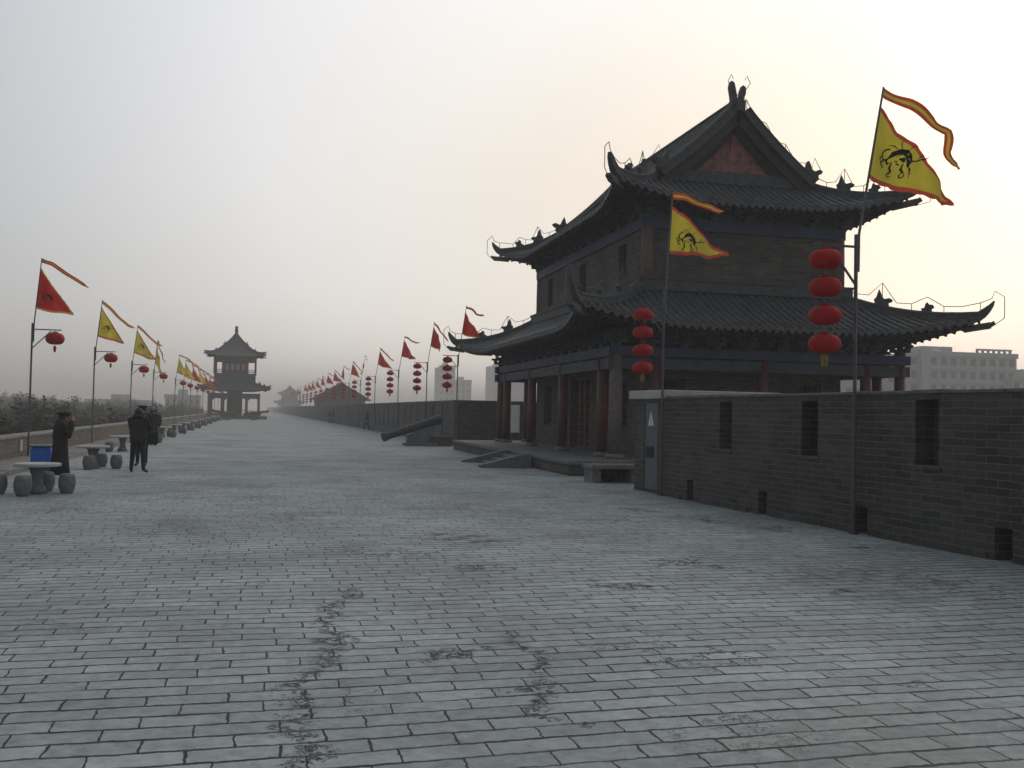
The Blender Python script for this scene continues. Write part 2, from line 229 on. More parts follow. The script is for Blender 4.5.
# ------------------------------------------------------------------ mesh helpers
class MB:
    def __init__(s): s.v=[]; s.f=[]; s.mi=[]
    def add(s,vs,fs,mi=0):
        o=len(s.v); s.v+= [tuple(v) for v in vs]; s.f+=[tuple(i+o for i in f) for f in fs]; s.mi+=[mi]*len(fs)
    def box(s,x0,x1,y0,y1,z0,z1,mi=0):
        s.add([(x,y,z) for z in (z0,z1) for y in (y0,y1) for x in (x0,x1)],[(0,2,3,1),(4,5,7,6),(0,1,5,4),(2,6,7,3),(0,4,6,2),(1,3,7,5)],mi)
    def bar(s,a,b,w,h=None,mi=0,upv=(0,0,1)):
        a=Vector(a); b=Vector(b); d=(b-a).normalized(); h=h or w
        u=Vector(upv)
        if abs(d.dot(u))>.98: u=Vector((0,1,0))
        sx=d.cross(u).normalized(); sz=sx.cross(d)
        vs=[p+sx*i*w/2+sz*j*h/2 for p in (a,b) for (i,j) in ((-1,-1),(1,-1),(1,1),(-1,1))]
        s.add(vs,[(0,1,2,3)[::-1],(4,5,6,7),(0,1,5,4),(1,2,6,5),(2,3,7,6),(3,0,4,7)],mi)
    def tube(s,pts,rad,n=8,mi=0,cap=True):
        pts=[Vector(p) for p in pts]; rr=rad if isinstance(rad,(list,tuple)) else [rad]*len(pts)
        vs=[]; prev=None
        for i,p in enumerate(pts):
            d=(pts[min(i+1,len(pts)-1)]-pts[max(i-1,0)]).normalized()
            if prev is None:
                u=Vector((0,0,1)) if abs(d.z)<.9 else Vector((1,0,0))
                sx=d.cross(u).normalized()
            else: sx=(prev-d*prev.dot(d)).normalized()
            prev=sx; sy=d.cross(sx)
            for k in range(n):
                a=2*math.pi*k/n; vs.append(p+(sx*math.cos(a)+sy*math.sin(a))*rr[i])
        fs=[(i*n+k,i*n+(k+1)%n,(i+1)*n+(k+1)%n,(i+1)*n+k) for i in range(len(pts)-1) for k in range(n)]
        if cap: fs+= [tuple(range(n))[::-1],tuple((len(pts)-1)*n+k for k in range(n))]
        s.add(vs,fs,mi)
    def lathe(s,prof,n=16,c=(0,0,0),mi=0,sx=1,sy=1):
        vs=[];fs=[]
        for (r,z) in prof:
            for k in range(n):
                a=2*math.pi*k/n; vs.append((c[0]+r*sx*math.cos(a),c[1]+r*sy*math.sin(a),c[2]+z))
        for i in range(len(prof)-1):
            for k in range(n): fs.append((i*n+k,i*n+(k+1)%n,(i+1)*n+(k+1)%n,(i+1)*n+k))
        fs.append(tuple(range(n))[::-1]); fs.append(tuple((len(prof)-1)*n+k for k in range(n)))
        s.add(vs,fs,mi)
    def rings(s,rs,n=14,mi=0,cap=True):       # (centre, rx, ry)
        vs=[]
        for c,rx,ry in rs:
            for k in range(n):
                a=2*math.pi*k/n; vs.append((c[0]+rx*math.cos(a),c[1]+ry*math.sin(a),c[2]))
        fs=[(i*n+k,i*n+(k+1)%n,(i+1)*n+(k+1)%n,(i+1)*n+k) for i in range(len(rs)-1) for k in range(n)]
        if cap: fs+= [tuple(range(n))[::-1],tuple((len(rs)-1)*n+k for k in range(n))]
        s.add(vs,fs,mi)
    def prism(s,poly,o,ex,ez,th,mi=0,taper=1.0):   # outline extruded both ways along the normal
        o=Vector(o); ex=Vector(ex).normalized(); ez=Vector(ez).normalized(); nn=ex.cross(ez)
        n=len(poly); vs=[o+ex*p[0]+ez*p[1]+nn*sg*th/2 for sg in (-1,1) for p in poly]
        bm=bmesh.new(); bv=[bm.verts.new(v) for v in vs]
        bm.faces.new(bv[:n]); bm.faces.new(bv[n:][::-1])
        for i in range(n): bm.faces.new((bv[i],bv[i+n],bv[(i+1)%n+n],bv[(i+1)%n]))
        bm.normal_update()
        bmesh.ops.triangulate(bm,faces=[f for f in bm.faces if len(f.verts)>4])
        bm.verts.index_update(); s.add([v.co for v in bm.verts],[tuple(v.index for v in f.verts) for f in bm.faces],mi); bm.free()
    def grid(s,P,mi=0):
        n=len(P); k=len(P[0]); vs=[p for r in P for p in r]
        s.add(vs,[(i*k+j,i*k+j+1,(i+1)*k+j+1,(i+1)*k+j) for i in range(n-1) for j in range(k-1)],mi)
    def build(s,name,mats,parent=None,smooth=False,bevel=0,loc=None,rz=0):
        me=bpy.data.meshes.new(name); me.from_pydata(s.v,[],s.f); me.update()
        if not isinstance(mats,(list,tuple)): mats=[mats]
        for mm in mats: me.materials.append(M[mm] if isinstance(mm,str) else mm)
        me.polygons.foreach_set('material_index',s.mi)
        if smooth: me.polygons.foreach_set('use_smooth',[True]*len(me.polygons))
        me.update()
        o=bpy.data.objects.new(name,me); C.objects.link(o)
        if parent is not None: o.parent=parent
        if loc is not None: o.location=loc
        if rz: o.rotation_euler=(0,0,rz)
        if bevel:
            b=o.modifiers.new('bevel','BEVEL'); b.width=bevel; b.segments=2; b.limit_method='ANGLE'
        return o
def tag(o,label=None,cat=None,group=None,kind=None):
    if label: o['label']=label
    if cat: o['category']=cat
    if group: o['group']=group
    if kind: o['kind']=kind
    return o
def empty(name,loc,rz=0,**k):
    o=bpy.data.objects.new(name,None); C.objects.link(o); o.location=loc; o.rotation_euler=(0,0,rz); o.empty_display_size=.2
    return tag(o,**k)
def link_copy(o,parent,loc=None,rz=None):
    c=o.copy(); C.objects.link(c); c.parent=parent
    if loc is not None: c.location=loc
    if rz is not None: c.rotation_euler=(0,0,rz)
    return c
def copy_tree(o,parent=None):
    c=o.copy(); C.objects.link(c); c.parent=parent
    for ch in list(o.children): copy_tree(ch,c)
    return c
def recessed(mb,Lx,H,th,holes,mi=0,mih=None,o=(0,0),y=0):
    """wall slab in xz, front face at y, thickness th behind; holes (x0,x1,z0,z1,depth) become niches"""
    xs=sorted({0,Lx}|{h[0] for h in holes}|{h[1] for h in holes}); zs=sorted({0,H}|{h[2] for h in holes}|{h[3] for h in holes})
    def dep(i,j):
        cx=(xs[i]+xs[i+1])/2; cz=(zs[j]+zs[j+1])/2
        for h in holes:
            if h[0]<cx<h[1] and h[2]<cz<h[3]: return h[4]
        return 0
    nx,nz=len(xs)-1,len(zs)-1; D=[[dep(i,j) for j in range(nz)] for i in range(nx)]
    mh=mi if mih is None else mih
    X=lambda i:xs[i]+o[0]
    Z=lambda j:zs[j]+o[1]
    for i in range(nx):
        for j in range(nz):
            d=y+D[i][j]; x0,x1,z0,z1=X(i),X(i+1),Z(j),Z(j+1)
            mb.add([(x0,d,z0),(x1,d,z0),(x1,d,z1),(x0,d,z1)],[(0,1,2,3)],mh if D[i][j] else mi)
            if i+1<nx and D[i+1][j]!=D[i][j]:
                e=y+D[i+1][j]; mb.add([(x1,d,z0),(x1,d,z1),(x1,e,z1),(x1,e,z0)],[(0,1,2,3)],mi)
            if j+1<nz and D[i][j+1]!=D[i][j]:
                e=y+D[i][j+1]; mb.add([(x0,d,z1),(x1,d,z1),(x1,e,z1),(x0,e,z1)],[(0,1,2,3)],mi)
    x0,x1,z0,z1=o[0],o[0]+Lx,o[1],o[1]+H; b=y+th
    # back, top, bottom, ends (ends/top assume no hole touches them, bar z=0)
    mb.add([(x0,b,z0),(x1,b,z0),(x1,b,z1),(x0,b,z1)],[(0,1,2,3)],mi)
    mb.add([(x0,y,z1),(x1,y,z1),(x1,b,z1),(x0,b,z1)],[(0,1,2,3)],mi)
    for x in (x0,x1): mb.add([(x,y,z0),(x,b,z0),(x,b,z1),(x,y,z1)],[(0,1,2,3)],mi)

# ------------------------------------------------------------------ setting
g=MB(); g.box(-2800,2800,-600,3600,-12.4,-12); tag(g.build('city_ground','city'),kind='structure')
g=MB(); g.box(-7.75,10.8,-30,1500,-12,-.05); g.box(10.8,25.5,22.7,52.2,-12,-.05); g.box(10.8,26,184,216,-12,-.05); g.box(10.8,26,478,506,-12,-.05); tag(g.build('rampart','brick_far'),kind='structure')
# paved walk on top: gently uneven sheet
P=[]
ys=[-12+.5*i for i in range(60)]+[18+1.5*i for i in range(60)]+[110+30*i for i in range(46)]
xs=[-5.86+.6*i for i in range(28)]+[10.8]
for yy in ys: P.append([(xx,yy,.012*math.sin(xx*.9+yy*.31)*math.cos(yy*.7-xx*.4)-.012) for xx in xs])
g=MB(); g.grid([list(r) for r in P]); 
fl=g.build('paved_walk','floor',smooth=True); tag(fl,kind='structure')
g=MB(); g.add([(10.8,22.7,-.004),(25.5,22.7,-.004),(25.5,52.2,-.004),(10.8,52.2,-.004)],[(0,1,2,3)]); tag(g.build('bastion_floor','floor'),kind='structure')
# raised ledge with kerb at the foot of the inner parapet
g=MB()
g.box(-7.12,-6.06,-20,1400,-.04,.13); 
tag(g.build('ledge','coping_l'),kind='structure')
g=MB()
for i in range(130): g.box(-6.055,-5.86,-20+i*1.2+.008,-20+(i+1)*1.2-.008,-.04,.125+.01*math.sin(i*2.3))
g.box(-6.055,-5.86,136,1400,-.04,.125)
tag(g.build('kerb','coping_l',bevel=.012),kind='structure')

# near outer parapet: local +x runs toward the camera, niches and drain holes
ang=math.atan2(-12.2,.44)
np_=empty('parapet_wall',(9.06,22.7,0),ang,label='dark brick parapet with tall niches running past the camera at the right edge',cat='wall')
g=MB(); HL=26
holes=[(4.5-.25+2.95*i,4.5+.25+2.95*i,1.16,2.12,.32) for i in range(7)]+[(2.98-.15+2.96*i,2.98+.15+2.96*i,0.0,.43,.4) for i in range(8)]
holes[3:3]=[]
recessed(g,HL-1.75,2.2,.8,[(a-1.75,b-1.75,c,d,e) for a,b,c,d,e in holes],o=(1.75,0),mih=1)
# recessed() builds with y as depth: +y is to the left of local x => outward side
g.build('brickwork',['brick','brick'],np_)
g=MB(); random.seed(5); a=1.75
while a<HL:
    L_=random.uniform(.7,1.1); q_=random.uniform(0,.012); g.box(a+.004,min(HL,a+L_)-.004,-.018-q_,.83,2.203+q_*.3,2.252+q_*1.3); a+=L_
g.build('coping','coping',np_,bevel=.012)
g=MB(); 
for i in range(60):
    a=1.75+i*.41
    if any(h[0]-.2<a+.2<h[1]+.2 and h[2]<.1 for h in holes): continue
    g.box(a,a+.40,-.045,-.003,-.02,.085+.01*random.random())
g.build('footing_course','brick',np_,bevel=.008)
g=MB()
for i in range(7):
    a=4.5+2.95*i; g.box(a-.3,a+.3,-.03,-.002,1.09,1.155)
g.build('niche_sill','brick',np_,bevel=.006)

# low brick booth at the end of the near parapet
bt=empty('brick_booth',(9.06,22.7,0),ang,label='low brick booth with pale roof slab and steel panel ending the near parapet',cat='booth')
g=MB(); 
recessed(g,1.75,2.2,.5,[(.52,1.32,.04,2.12,.05)],o=(0,0)); g.build('wall','brick',bt)
g=MB(); g.box(.02,1.73,.51,2.7,0,2.2); g.build('side_wall','brick',bt)
g=MB(); g.box(-.27,1.72,-.06,3.0,2.205,2.41); g.build('roof_slab','slab',bt,bevel=.02)
g=MB(); g.box(.56,1.28,.02,.045,.06,2.1); 
pn=g.build('metal_panel','panel',bt,bevel=.006)
g=MB(); g.box(.545,.56,.0,.045,.05,2.11); g.box(1.28,1.295,.0,.045,.05,2.11); g.build('panel_frame','metal',pn)
g=MB(); g.box(.66,1.07,.004,.018,.82,1.08); g.build('hatch','void',pn)
# white sail-shaped mark
g=MB(); 
for poly in ([(-.15,0),(-.02,0),(-.02,.34)],[(.02,0),(.15,0),(.02,.34)]): g.prism(poly,(.9,.014,1.57),(1,0,0),(0,0,1),.008)
g.build('sail_mark','white',pn)

# far outer parapet beyond the pavilion, vertical niches
def far_wall(y0,y1,label,x=10.45,H=2.38,slots=True,top=True):
    e=empty('parapet_wall',(x,y1,0),R(-90),label=label,cat='wall')
    g=MB(); Lw=y1-y0
    hs=[(1.2+2.95*i,1.6+2.95*i,.5,H-.12,.28) for i in range(int((Lw-2)/2.95))] if slots else []
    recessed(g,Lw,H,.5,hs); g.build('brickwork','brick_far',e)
    g=MB(); g.box(0,Lw,-.03,.53,H+.003,H+.07); g.build('coping','coping',e)
    return e
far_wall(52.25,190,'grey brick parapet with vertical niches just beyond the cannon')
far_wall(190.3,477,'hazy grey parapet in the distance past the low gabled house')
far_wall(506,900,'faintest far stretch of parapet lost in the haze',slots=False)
e=empty('parapet_wall',(10.45,52.2,0),0,label='brick wall seen between the pavilion columns closing its bastion',cat='wall')
g=MB(); recessed(g,14.5,2.4,.5,[]); g.build('brickwork','brick',e); g=MB(); g.box(0,14.5,-.03,.53,2.403,2.46); g.build('coping','coping',e)
e=empty('notice_board',(13.6,51.7,0),0,label='white notice board standing between the maroon columns against the bastion wall',cat='sign')
g=MB(); g.box(-.33,.33,-.02,.02,.75,2.25); g.build('board','white',e,bevel=.01); g=MB(); g.box(-.36,-.33,-.03,.03,0,2.3); g.box(.33,.36,-.03,.03,0,2.3); g.build('post','metal',e)

# inner (left) low parapet
e=empty('low_wall',(-7.13,-15,0),R(90),label='low brown brick wall with pale coping along the left side of the walk',cat='wall')
g=MB(); g.box(0,900,0,.5,-.04,.72); g.build('brickwork','brick_left',e)
g=MB()
for i in range(150): g.box(i*1.0+.006,(i+1)*1.0-.006,-.05,.55,.722,.80)
g.box(150,900,-.05,.55,.722,.80)
g.build('coping','coping_l',e,bevel=.01)
g=MB(); g.box(-.13,.13,-.04,.06,-.2,.16)
tag(g.build('junction_box','slab',bevel=.01,loc=(-7.1,33.9,.5),rz=R(90)),'small pale box fixed to the low brown wall behind the blue bin','box')

# ------------------------------------------------------------------ roofs
class Roof:
    def __init__(s,cx,cy,hx,hy,z0,a,b,lift,out,Lc,D,power=2.0):
        s.__dict__.update(locals())
    def pt(s,face,u,d,dz=0):
        cx,cy,hx,hy=s.cx,s.cy,s.hx,s.hy
        if face in 'FB':
            sy=-1 if face=='F' else 1; x=u; y=cy+sy*(hy-d); e=min(u-(cx-hx),(cx+hx)-u); sx=-1 if u<cx else 1
        else:
            sx=-1 if face=='L' else 1; y=u; x=cx+sx*(hx-d); e=min(u-(cy-hy),(cy+hy)-u); sy=-1 if u<cy else 1
        e=max(e,0); c=max(0,1-e/s.Lc)**s.power; wq=max(0,1-d/s.D)
        k=c*wq
        return Vector((x+sx*s.out*k,y+sy*s.out*k,s.z0+s.a*d+s.b*d*d+s.lift*k+dz))
    def surface(s,mb,face,gdep,full=None,r=.085,pitch=.27,rows=10,soff=None):
        lo,hi=((s.cx-s.hx,s.cx+s.hx) if face in 'FB' else (s.cy-s.hy,s.cy+s.hy))
        n=max(4,int(round((hi-lo)/pitch))); pp=(hi-lo)/n
        us=[]; offs=[(-.5,0),(-.28,.0),(-.22,.62),(-.1,.95),(0,1),(.1,.95),(.22,.62),(.28,0)] if r>0 else [(0,0)]
        for i in range(n):
            for o,h in offs:
                us.append((lo+(i+.5+o)*pp,h*r))
        us.append((hi,0)); 
        if r<=0: us=[(lo,0)]+us
        cols=[]
        for u,h in us:
            e=min(u-lo,hi-u); e=max(e,.001)
            if soff is not None: dm=min(e,soff)
            elif full and e>gdep: dm=full
            else: dm=min(e,gdep)
            col=[]
            if soff is None: col.append(s.pt(face,u,0,h-.13)); 
            for t in range(rows+1): col.append(s.pt(face,u,dm*t/rows,h if soff is None else -.15))
            cols.append(col)
        k=len(cols[0])
        vs=[p for c_ in cols for p in c_]
        fs=[]
        for i in range(len(cols)-1):
            if full and soff is None:
                ea=min(us[i][0]-lo,hi-us[i][0]); eb=min(us[i+1][0]-lo,hi-us[i+1][0])
                if (ea>gdep)!=(eb>gdep): continue
            for j in range(k-1): fs.append((i*k+j,i*k+j+1,(i+1)*k+j+1,(i+1)*k+j))
        mb.add(vs,fs)
    def rafters(s,mb,ov,sp=.3,sz=.075):
        for face in 'FBLR':
            lo,hi=((s.cx-s.hx,s.cx+s.hx) if face in 'FB' else (s.cy-s.hy,s.cy+s.hy))
            n=int((hi-lo)/sp)
            for i in range(n):
                u=lo+(i+.5)*(hi-lo)/n; e=min(u-lo,hi-u); dm=min(max(e,.25),ov)
                mb.bar(s.pt(face,u,.04,-.21),s.pt(face,u,dm,-.21),sz,sz)
                mb.bar(s.pt(face,u,.32,-.31),s.pt(face,u,max(dm,.36),-.31),sz*1.1,sz*1.1)
    def hip(s,qx,qy,d0,n=9,top=0):
        """points from depth d0 down to the corner along the hip"""
        out=[]
        for i in range(n+1):
            d=d0*(1-i/n); u=s.cx+qx*(s.hx-d); p=s.pt('F' if qy<0 else 'B',u,d); p.z+=top; out.append(p)
        return out
def sweep(mb,pts,w,h,mi=0,taper=None):
    """rectangular ridge: width w, height h upward, with a rounded cap course"""
    pts=[Vector(p) for p in pts]; prof=[(-.5,0),(-.5,.72),(-.62,.74),(-.62,.84),(-.3,1.0),(.3,1.0),(.62,.84),(.62,.74),(.5,.72),(.5,0)]
    rows=[]
    for i,p in enumerate(pts):
        d=(pts[min(i+1,len(pts)-1)]-pts[max(i-1,0)]); dh=Vector((d.x,d.y,0)).normalized(); sx=Vector((dh.y,-dh.x,0))
        nz=sx.cross(d.normalized()); nz=nz if nz.z>0 else -nz
        k=1 if not taper else taper[i]
        rows.append([p+sx*a*w*(k**.5)+nz*b*h*k for a,b in prof])
    n=len(prof); vs=[q for r in rows for q in r]
    fs=[(i*n+j,i*n+(j+1)%n,(i+1)*n+(j+1)%n,(i+1)*n+j) for i in range(len(rows)-1) for j in range(n)]
    fs+= [tuple(range(n)),tuple((len(rows)-1)*n+j for j in range(n))[::-1]]
    mb.add(vs,fs,mi)
BEAST=[(-.28,0),(.26,0),(.24,.16),(.36,.22),(.42,.32),(.30,.37),(.20,.34),(.12,.30),(.02,.34),(-.06,.52),(-.13,.66),(-.18,.50),(-.24,.30),(-.34,.20)]
DOG=[(-.14,0),(.15,0),(.13,.10),(.22,.17),(.17,.25),(.06,.25),(.0,.33),(-.06,.25),(-.08,.14),(-.2,.1)]
CHI=[(-.28,0),(.26,0),(.22,.25),(.2,.48),(.28,.7),(.27,.92),(.17,.98),(.10,.80),(.06,.50),(-.04,.48),(-.1,.8),(-.16,1.04),(-.27,1.1),(-.31,.9),(-.26,.62),(-.22,.35)]
def ridges(roof,parent,d0,horn,beasts=True,w=.22,h=.3,names=('hip_ridge','ridge_beast'),wire=None,hornf=None):
    for qi,(qx,qy) in enumerate(((-1,-1),(1,-1),(-1,1),(1,1))):
        g=MB(); pts=roof.hip(qx,qy,d0,10,-.03)
        dd=(pts[-1]-pts[-2]); dh=Vector((qx,qy,0)).normalized()
        base=pts[-1]; hs=horn*(hornf[qi] if hornf else 1)
        hp=[base+dh*.15+Vector((0,0,.12*hs)),base+dh*.28+Vector((0,0,.28*hs)),base+dh*.38+Vector((0,0,.46*hs)),base+dh*.42+Vector((0,0,.62*hs))]
        tp=[1]*len(pts)+[.9,.72,.45,.14]
        sweep(g,pts+hp,w,h,taper=tp)
        # corner beam end below the horn
        g.bar(base-dh*.5+Vector((0,0,-.28)),base+dh*.30+Vector((0,0,-.16)),.17,.2)
        g.bar(base+dh*.2+Vector((0,0,-.2)),base+dh*.42+Vector((0,0,-.08)),.2,.12)
        g.build(names[0],'ridge',parent)
        if beasts:
            nb=len(pts)
            for (k,poly,scl) in ((4,BEAST,.82),(7,DOG,1.0)):
                p=pts[k]+Vector((0,0,h*.93)); gb=MB(); tilt=(pts[k+1]-pts[k]).normalized()
                gb.prism([(a*scl,b*scl) for a,b in poly],p,tilt,(0,0,1),.14)
                gb.build(names[1],'ridge',parent)
        if wire:
            gw=MB(); wp=[]
            for k in range(0,len(pts)): 
                p=pts[k]+Vector((0,0,h+.22+.06*math.sin(k*1.9+qi)))
                if k in (4,7): p.z+=.5 if k==4 else .2
                wp.append(p)
                if k%2==0: gw.tube([pts[k]+Vector((0,0,h*.9)),p],.012,5)
            for q in (hp[1]+Vector((0,0,.42))+dh*.05,hp[3]+Vector((0,0,.32))+dh*.0,hp[3]+dh*.28+Vector((0,0,.12)),hp[2]+dh*.32-Vector((0,0,.4)),base+dh*.2-Vector((0,0,.3))): wp.append(q)
            gw.tube(wp,.014,5); gw.build('lightning_wire','wire',parent)

# ------------------------------------------------------------------ the big gate pavilion
def column(mb_r,h,z0): 
    g=MB(); g.lathe([(mb_r*1.5,0),(mb_r*1.55,.06),(mb_r*1.25,.14),(mb_r*1.02,.15)],16,mi=1); g.lathe([(mb_r,.15),(mb_r,h*.5),(mb_r*.94,h)],16); return g
def lattice_window(w,h,parent,loc,rz,frame='lattice',glass='void',nx=4,nz=6,name='window',depth=.08):
    g=MB(); t=.07
    g.box(-w/2,-w/2+t,-depth,0,0,h); g.box(w/2-t,w/2,-depth,0,0,h); g.box(-w/2+t,w/2-t,-depth,0,0,t); g.box(-w/2+t,w/2-t,-depth,0,h-t,h)
    for i in range(1,nx): x=-w/2+w*i/nx; g.box(x-.015,x+.015,-depth*.7,-.01,t,h-t)
    for i in range(1,nz): z=h*i/nz; g.box(-w/2+t,w/2-t,-depth*.65,-.012,z-.015,z+.015)
    o=g.build(name,frame,parent,loc=loc,rz=rz)
    g=MB(); g.box(-w/2+.01,w/2-.01,-.005,.03,.01,h-.01); g.build('pane',glass,o)
    return o
def big_pavilion(loc,rz,label):
    T=empty('watch_pavilion',loc,rz,label=label,cat='pavilion')
    PZ=.45; W=10.1; LY=16.4; cx=5.05; cyy=8.2
    # platform with slab edge
    g=MB(); g.box(-1.95,12.05,-1.6,18.0,-.05,PZ-.12); g.build('platform','brick',T)
    g=MB(); g.box(-2.0,12.1,-1.65,18.05,PZ-.118,PZ); g.build('platform_edge','stone',T,bevel=.015)
    # steps with sloping cheeks toward the walk
    st=MB()
    for i in range(3): st.box(-2.02-.36*(i+1),-2.02-.36*i+ (0 if i else -.002),3.0,5.6,-.03,PZ-.13-.12*i)
    steps=st.build('steps','stone',T,bevel=.01)
    for yy in (2.55,5.62):
        g=MB(); g.prism([(0,-.03),(0,PZ),(-.25,PZ),(-1.75,.06),(-1.75,-.03)],(-2.02,yy+.2,0),(1,0,0),(0,0,1),.36)
        g.build('stair_cheek','stone',steps)
    # columns
    cols=[(x,y) for y in (0,16.4) for x in (0,1.3,5.05,8.8,10.1)]+[(x,y) for x in (0,10.1) for y in (1.3,5.9,10.5,15.1)]
    proto={}
    for (x,y) in cols:
        key='grey_col' if (x,y)==(0,0) else 'red_col'  # near corner column is greyer and thicker than the maroon ones
        if key not in proto: proto[key]=c=column(.21 if key=='grey_col' else .185,3.25,PZ).build('column',[key,'stone'],T,smooth=True,loc=(x,y,PZ))
        else: c=link_copy(proto[key],T,(x,y,PZ))
        if key=='grey_col': c['label']='grey corner column'
    # beams round the gallery
    for (a,b,za,zb,mt,t) in ((0,0,3.28,3.62,'teal',.13),(0,0,3.68,3.98,'blue',.17)):
        for nm,bx in (('beam',(-.3,10.4,-t,t)),('beam',(-.3,10.4,16.4-t,16.4+t)),('beam',(-t,t,t+.002,16.4-t-.002)),('beam',(10.1-t,10.1+t,t+.002,16.4-t-.002))):
            g=MB(); g.box(*bx,za,zb); g.build(nm,mt,T)
    # hanging fascia boards between columns
    # brackets
    g=MB(); g.box(-.13,.13,-.13,.13,0,.12); g.box(-.36,.36,-.07,.07,.123,.22); g.box(-.07,.07,-.40,.40,.125,.225)
    for x in (-.3,0,.3): g.box(x-.08,x+.08,-.08,.08,.222,.30)
    g.box(-.48,.48,-.06,.06,.302,.39); g.box(-.06,.06,-.55,.3,.304,.392)
    pb=g.build('bracket','teal',T,loc=(0,0,3.99))
    spots=[]
    for i in range(10):
        x=W*i/9; spots+=[(x,0,0),(x,16.4,R(180))]
    for i in range(1,14):
        y=LY*i/14; spots+=[(0,y,R(-90)),(10.1,y,R(90))]
    for k,(x,y,a) in enumerate(spots):
        if k==0: pb.rotation_euler=(0,0,a)
        else: link_copy(pb,T,(x,y,3.99),a)
    # lower brick core with door and windows recessed
    x0,x1,y0,y1=1.4,8.7,1.35,15.05
    def facewall(face,z0,H,holes,name,mt='brick_core',th=.35):
        g=MB()
        if face=='L':   # looks to -x : local x axis = -y world
            recessed(g,y1-y0,H,th,holes); o=g.build(name,[mt,mt],T,loc=(x0,y1,z0),rz=R(-90))
        elif face=='R': recessed(g,y1-y0,H,th,holes); o=g.build(name,[mt,mt],T,loc=(x1,y0,z0),rz=R(90))
        elif face=='F': recessed(g,x1-x0-.72,H,th,holes); o=g.build(name,[mt,mt],T,loc=(x0+.36,y0,z0))
        else: recessed(g,x1-x0-.72,H,th,holes); o=g.build(name,[mt,mt],T,loc=(x1-.36,y1,z0),rz=R(180))
        return o
    lw=[(1.4,2.6,.9,2.6,.25),(5.45,8.25,0.0,2.85,.28),(11.1,12.3,.9,2.6,.25)]
    for f in 'LR':
        facewall(f,PZ,3.4,lw,'wall')
    facewall('F',PZ,3.4,[(.35,1.15,.8,2.6,.25),(5.4,6.2,.8,2.6,.25)],'wall'); facewall('B',PZ,3.4,[],'wall')
    for yy in (y1-2.0,y1-11.7): lattice_window(1.16,1.66,T,(x0+.24,yy,PZ+.92),R(-90))
    for k in range(4):
        yy=y1-5.45-.35-.7*k
        o=lattice_window(.68,2.8,T,(x0+.27,yy,PZ+.02),R(-90),frame='red_col',nx=3,nz=9,name='door')
    for xx in (x0+.36+.75,x0+.36+5.8): lattice_window(.78,1.76,T,(xx,y0+.24,PZ+.82),0)
    g=MB(); g.box(-.012,.012,-.1,.1,0,1.5); g.build('daylight_strip','slab',T,loc=(x0-.03,y1-5.1,PZ+1.2))  # pale strip standing in for daylight showing through the building
    # lower roof
    r1=Roof(cx-.17,cyy,6.3,9.65,4.6,.36,.052,.52,.5,4.0,3.0)
    rf=MB()
    for f in 'FBLR': r1.surface(rf,f,2.95)
    lr=rf.build('lower_roof','tile',T,smooth=False)
    s=MB()
    for f in 'FBLR': r1.surface(s,f,2.95,soff=1.9,r=0,pitch=.5,rows=4)
    s.build('soffit','wood',lr)
    s=MB(); r1.rafters(s,1.6); s.build('rafters','wood',lr)
    ridges(r1,T,2.85,1.05,wire=True,hornf=(1.12,.95,1.0,1.0))
    g=MB(); zt=r1.z0+.36*2.95+.052*2.95**2
    for bx in ((x0-.28,x1+.28,y0-.28,y0-.02),(x0-.28,x1+.28,y1+.02,y1+.28),(x0-.28,x0-.02,y0-.018,y1+.018),(x1+.02,x1+.28,y0-.018,y1+.018)): g.box(*bx,zt-.15,zt+.2); g.box(bx[0]-.04,bx[1]+.04,bx[2]-.04,bx[3]+.04,zt+.203,zt+.27)
    g.build('wall_ridge','ridge',T)
    # upper storey
    zu=zt-.05; Hu=8.1-zu
    uw=[(1.7,2.45,.55,1.75,.25),(6.45,7.25,.45,1.75,.25),(11.15,11.95,.55,1.75,.25)]
    for f in 'LR': facewall(f,zu,Hu,uw,'upper_wall')
    for f in 'FB': facewall(f,zu,Hu,[],'upper_wall')
    for a,b,c,d,e_ in uw: lattice_window(b-a-.04,d-c-.04,T,(x0+.24,y1-(a+b)/2,zu+c+.02),R(-90),nx=3,nz=4)
    pc=None
    for (x,y) in ((x0+.1,y0+.02),(x1-.1,y0+.02),(x0+.1,y1-.02),(x1-.1,y1-.02)):
        if pc is None: pc=MB(); pc.lathe([(.2,0),(.2,1.2),(.19,Hu)],16); pc=pc.build('corner_column','pale_col',T,smooth=True,loc=(x,y,zu))
        else: link_copy(pc,T,(x,y,zu))
    for bx in ((x0-.1,x1+.1,y0-.09,y0+.26),(x0-.1,x1+.1,y1-.26,y1+.09),(x0-.09,x0+.26,y0+.262,y1-.262),(x1-.26,x1+.09,y0+.262,y1-.262)):
        g=MB(); g.box(*bx,8.05,8.42); g.build('upper_beam','blue',T)
    for i in range(7):
        x=x0+(x1-x0)*i/6; link_copy(pb,T,(x,y0,8.43),0); link_copy(pb,T,(x,y1,8.43),R(180))
    for i in range(1,12):
        y=y0+(y1-y0)*i/12; link_copy(pb,T,(x0,y,8.43),R(-90)); link_copy(pb,T,(x1,y,8.43),R(90))
    g=MB(); g.box(x0+.1,x1-.1,y0+.1,y1-.1,8.42,9.28); g.build('eave_wall','teal',T)
    r2=Roof(cx,cyy,4.8,7.85,8.88,.43,.0695,.52,.45,3.2,2.4)
    rf=MB(); GD=1.97
    for f in 'FB': r2.surface(rf,f,GD)
    for f in 'LR': r2.surface(rf,f,1.6,full=4.8,rows=18)
    ur=rf.build('upper_roof','tile',T)
    s=MB()
    for f in 'FBLR': r2.surface(s,f,GD,soff=1.2,r=0,pitch=.5,rows=4)
    s.build('soffit','wood',ur)
    s=MB(); r2.rafters(s,1.15); s.build('rafters','wood',ur)
